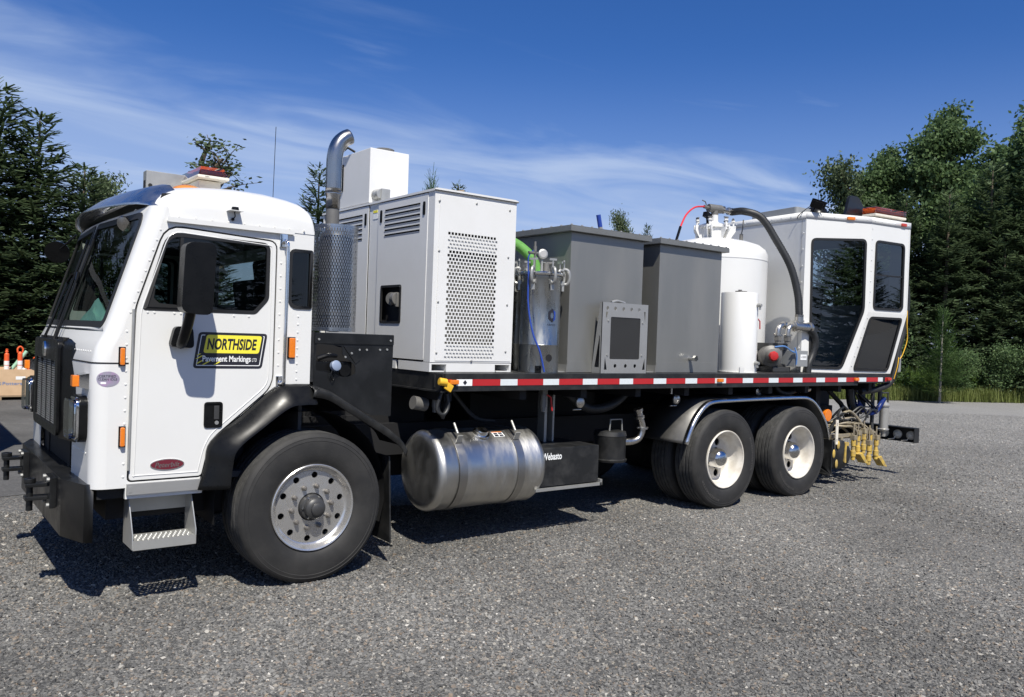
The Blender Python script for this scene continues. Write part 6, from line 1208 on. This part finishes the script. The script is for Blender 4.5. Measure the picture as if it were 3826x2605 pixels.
RS = [('c', 28.4, 11.6, 7.3, 'spruce close beside the rear cabin roof light', 1.1), ('a', 29.7, 11.1, 8.0, 'dark spruce just right of the rear cabin', .95), ('b', 29.4, 9.3, 7.9, 'dark spruce behind the young pine', 1.05), ('c', 30.8, 8.4, 8.9, 'dark spruce right of the young pine', 1.0), ('a', 31.4, 7.2, 9.3, 'dark spruce at the right edge of the picture', 1.0), ('c', 30.2, 7.6, 5.8, 'lower spruce in front at the right edge', .9), ('b', 27.2, 9.8, 4.6, 'low spruce close behind the rear cabin corner', 1.0), ('b', 32.8, 6.3, 9.6, 'dark spruce beyond the right edge', 1.0), ('a', 27.0, 12.4, 6.6, 'dark spruce hidden behind the rear cabin', 1.0), ('c', 24.5, 14.5, 6.0, 'spruce behind the rear cabin windows', 1.0)]
for i, (k, x, y, h, l, w) in enumerate(RS): conifer(k, x, y, h, l, GR, w, i*1.3)
conifer('pine', 25.4, 7.5, 3.1, 'young bright green pine standing in the weeds at the yard edge', GR, 1.15, .6, 'pine_tree')
for i, (x, y, h) in enumerate(((25.6, 9.4, 2.6), (24.0, 10.2, 2.1), (27.6, 8.0, 1.6), (28.6, 7.3, 1.8), (23.0, 11.0, 2.6))):
    broad('shrub', x, y, h, ('round leafy shrub at the foot of the dark spruces', 'leafy shrub seen past the rear cabin corner', 'low leafy shrub right of the young pine', 'low leafy shrub near the right edge', 'leafy shrub hidden behind the cabin')[i], 'shrubs at the yard edge', 1.1, i*1.1, 'leafy_shrub')
# woods behind the photographer, seen only mirrored in glass and chrome
GB = 'trees across the yard behind the viewer'
for i in range(12):
    x = -14+i*4.6; y = -27+(i*37 % 5); conifer('abc'[i % 3], x, y, 5.0+(i*29 % 7)*.45, 'spruce across the yard, mirrored in the truck windows', GB, 1.3, i*.9)
for i, (x, y) in enumerate(((30, -22), (38, -16), (44, -9))): conifer('abc'[i], x, y, 6.2, 'spruce across the yard, mirrored in the truck windows', GB, 1.3, i)
# grass and weeds
def blades(nm, n_, h, w, spread, seed, m_):
    R = random.Random(seed); vs = []; fs = []
    for i in range(n_):
        a = R.uniform(0, 6.28); p = Vector((R.gauss(0, spread), R.gauss(0, spread), 0)); hh = h*R.uniform(.5, 1.1); ln = Vector((math.cos(a), math.sin(a), 0))*hh*R.uniform(.1, .45); s_ = Vector((-math.sin(a), math.cos(a), 0))*w; o = len(vs)
        vs += [tuple(p-s_), tuple(p+s_), tuple(p+ln*.4+s_*.7+Vector((0, 0, hh*.6))), tuple(p+ln*.4-s_*.7+Vector((0, 0, hh*.6))), tuple(p+ln+Vector((0, 0, hh)))]; fs += [(o, o+1, o+2, o+3), (o+3, o+2, o+4)]
    return bpy.data.objects.new(nm, mesh_of(nm, vs, fs, m_))
def weed(nm, seed, h):
    R = random.Random(seed); vs = []; fs = []
    for k in range(8):
        bx_, by_ = R.gauss(0, .12), R.gauss(0, .12)
        for i in range(16):
            z = h*(.1+.9*i/16)*(.7+.3*R.random()); a = R.uniform(0, 6.28); d = Vector((math.cos(a), math.sin(a), R.uniform(-.1, .6))).normalized(); l = .15*(1-.5*i/16); s_ = Vector((-d.y, d.x, 0))*.03; p = Vector((bx_, by_, z)); o = len(vs)
            vs += [tuple(p), tuple(p+d*l*.5+s_), tuple(p+d*l), tuple(p+d*l*.5-s_)]; fs.append((o, o+1, o+2, o+3))
        o = len(vs); vs += [(bx_-.004, by_, 0), (bx_+.004, by_, 0), (bx_+.003, by_, h), (bx_-.003, by_, h)]; fs.append((o, o+1, o+2, o+3))
    return bpy.data.objects.new(nm, mesh_of(nm, vs, fs, 'weed'))
gr = [blades('tuft', 26, .42, .007, .10, i, 'grass') for i in range(3)]
wd = [weed('weed_plant', 40+i, .75+.2*i) for i in range(3)]
gp_ = [(13, 14.9), (20, 11.0), (24.3, 8.85), (27, 7.55), (29.2, 6.55), (33, 4.7), (36, 3.4), (37, 5.5), (31, 8.6), (26, 11), (21, 13.2), (14, 17)]
scatter('verge_grass', gr, gp_, 130, .55, 1.35, 'long yellow-green grass along the yard edge', 'grass', 4, 'earth', .12, .015)
wp_ = [(14, 15.6), (21, 11.3), (25, 9.2), (28, 7.7), (33, 5.2), (37, 3.8), (38, 6.5), (31, 10), (22, 14.5), (15, 18)]
scatter('verge_weeds', wd, wp_, 22, .65, 1.25, 'leafy green weeds in front of the dark spruces', 'weeds', 5, 'earth', .15, .018)
gl_ = [(-8, 17.9), (2, 17.8), (5.6, 17.5), (12, 16), (13, 18), (3, 21), (-8, 21)]
scatter('lane_grass', gr, gl_, 10, .5, 1.0, 'thin grass under the spruces beyond the lane', 'grass', 6, 'earth', .12, .015)
# white daisies
mat('petal', (.82, .82, .78), .6); mat('daisy_eye', (.75, .5, .05), .6)
R = random.Random(8)
for i in range(16):
    if i < 8: x, y = 23.2+R.uniform(0, 1.6), 0; y = 10.0-(x-22.6)*.48+R.uniform(.0, .35)-.25
    else: x = 27.2+R.uniform(0, 2.2); y = 7.75-(x-26.6)*.46+R.uniform(.0, .3)
    h = R.uniform(.40, .62); A = thing('daisy', (x, y, gz(x)), 'small white daisy flower in the grass at the yard edge', 'flower', 'daisies in the verge')
    b = B(); b.cyl((x, y, gz(x)), (x, y, gz(x)+h), .004, n=4); b.build('stem', 'weed', A)
    b = B(); c = Vector((x, y, gz(x)+h)); 
    for k in range(10): a = k*.628; b.add([c, c+Vector((math.cos(a-.2)*.03, math.sin(a-.2)*.03-.01, .012)), c+Vector((math.cos(a)*.045, math.sin(a)*.045-.012, .016)), c+Vector((math.cos(a+.2)*.03, math.sin(a+.2)*.03-.01, .012))], [(0, 1, 2, 3)])
    b.build('petals', 'petal', A); b = B(); b.sphere(c+Vector((0, 0, .006)), .013, 8, 5); b.build('flower_eye', 'daisy_eye', A)
# ------------------------------------------------------------------ carton with traffic posts
CX0, CX1, CY0, CY1 = -1.1, .25, 15.0, 16.1; z0 = gz(-.4)+.005
A = thing('carton_on_pallet', (-.42, 15.5, z0), 'large open brown carton on a pallet beyond the front of the truck', 'carton')
b = B(); ol = [(CX0, CY0), (CX1, CY0), (CX1, CY1), (CX0, CY1)]; b.plate(ol, [inset(ol, .012)], lambda u, v, w: (u, v, z0+.68-w), .56); b.plate(ol, [], lambda u, v, w: (u, v, z0+.40), 0); co_ = b.build('carton_wall', 'cardboard', A)
text('carton_lettering', 'Potters', 'blue_plastic', A, lambda u, v, w: (-.36+u, CY0-.004, z0+.345+v), .10, .36); b = B(); b.plate(circle(-.42, z0+.375, .035, 16), [circle(-.41, z0+.375, .02, 12)], XZ(CY0-.004), .001); b.build('carton_mark', 'blue_plastic', A)
b = B(); b.box(-.12, .06, CY0-.004, CY0-.002, z0+.46, z0+.53); b.build('carton_label', 'print_white', A)
b = B(); [b.box(CX0, CX1, y, y+.12, z0+.09, z0+.115) for y in (15.0, 15.25, 15.5, 15.75, 15.98)]; [b.box(x, x+.1, CY0, CY1, z0, z0+.09) for x in (CX0, -.47, CX1-.1)]; b.build('pallet', 'pallet', A)
def post(x, y, tilt, lbl, zt_=1.1, ring=False, ax='X'):
    A = thing('traffic_post', (x, y, z0+.41), lbl, 'traffic post', 'traffic posts in the carton')
    o0 = Vector((x, y, z0+.41)); h = zt_-.41
    b = B(); b.lathe([(.075, 0), (.075, .03), (.055, .06), (.05, .2), (.048, h-.06), (.03, h-.04), (.02, h-.02)], o0, (0, 0, 1), 18)
    if ring: b.tube([(x-.045, y, o0.z+h-.04), (x-.05, y, o0.z+h+.04), (x, y, o0.z+h+.09), (x+.05, y, o0.z+h+.04), (x+.045, y, o0.z+h-.04)], .018, 8, smooth=4)
    else: b.lathe([(.03, h-.02), (.035, h), (.02, h+.02), (.03, h+.045), (0, h+.06)], o0, (0, 0, 1), 14)
    b.build('post_body', 'orange', A)
    for k in (.30, .46): b = B(); b.lathe([(.0515, 0), (.0505, .09)], o0+Vector((0, 0, h*k+.05)), (0, 0, 1), 18, False); b.build('reflective_sleeve', 'print_white', A)
    if tilt: A.rotation_euler = tilt
    return A
post(-.255, 15.4, None, 'upright orange traffic post with white sleeves at the left end of the carton', 1.05)
post(-.01, 15.35, None, 'orange traffic post with a ring handle standing in the carton', 1.07, True)
post(-.10, 15.75, (.1, .75, .2), 'leaning orange and white post between the two upright posts', 1.15); post(.1, 15.8, (0, .5, -.3), 'leaning orange post at the right of the carton', 1.2); post(.16, 15.5, (.1, .35, 0), 'orange post partly hidden by the radiator grille', 1.1)
b = B(); b.cyl((-.30, 15.6, z0+.42), (.15, 15.65, z0+1.05), .04, n=14); o = b.build('green_pipe', 'pipe_green', None); tag(o, 'pale green plastic pipe leaning among the posts in the carton', 'pipe')
# shed just outside the picture whose shadow crosses the lane
mat('shed_wall', (.05, .055, .05), .7, var=.2)
A = thing('site_shed', (-3.6, 10, gz(-3)), 'dark site shed just outside the left edge of the picture, its shadow on the lane', 'shed')
b = B(); b.box(-5.8, -1.62, 6.05, 13.6, gz(-3), 2.9); b.build('wall', 'shed_wall', A, bevel=.02); b = B(); b.box(-5.9, -1.56, 5.98, 13.7, 2.9, 3.0); b.build('roof', 'lid_steel', A)
b = B(); b.box(-1.625, -1.60, 8.4, 9.4, gz(-3)+.1, 2.1); b.build('door', 'plastic_grey', A)
rb1 = B().box(-.02, .02, -.018, .0, gz(-3), 2.88).build('wall_rib', 'shed_wall', None); copies(rb1, [(-5.7+i*.225, 6.05, 0) for i in range(19)], A)
rb2 = B().box(0, .018, -.02, .02, gz(-3), 2.88).build('wall_rib', 'shed_wall', None); copies(rb2, [(-1.62, 6.2+i*.225, 0) for i in range(33) if not 8.3 < 6.2+i*.225 < 9.5], A)
b = B(); b.box(-3.9, -2.9, 6.005, 6.03, 1.1, 1.95); b.build('window_frame', 'galv', A); b = B(); b.box(-3.84, -2.96, 5.998, 6.004, 1.16, 1.89); b.build('window_pane', 'sign_dark', A)
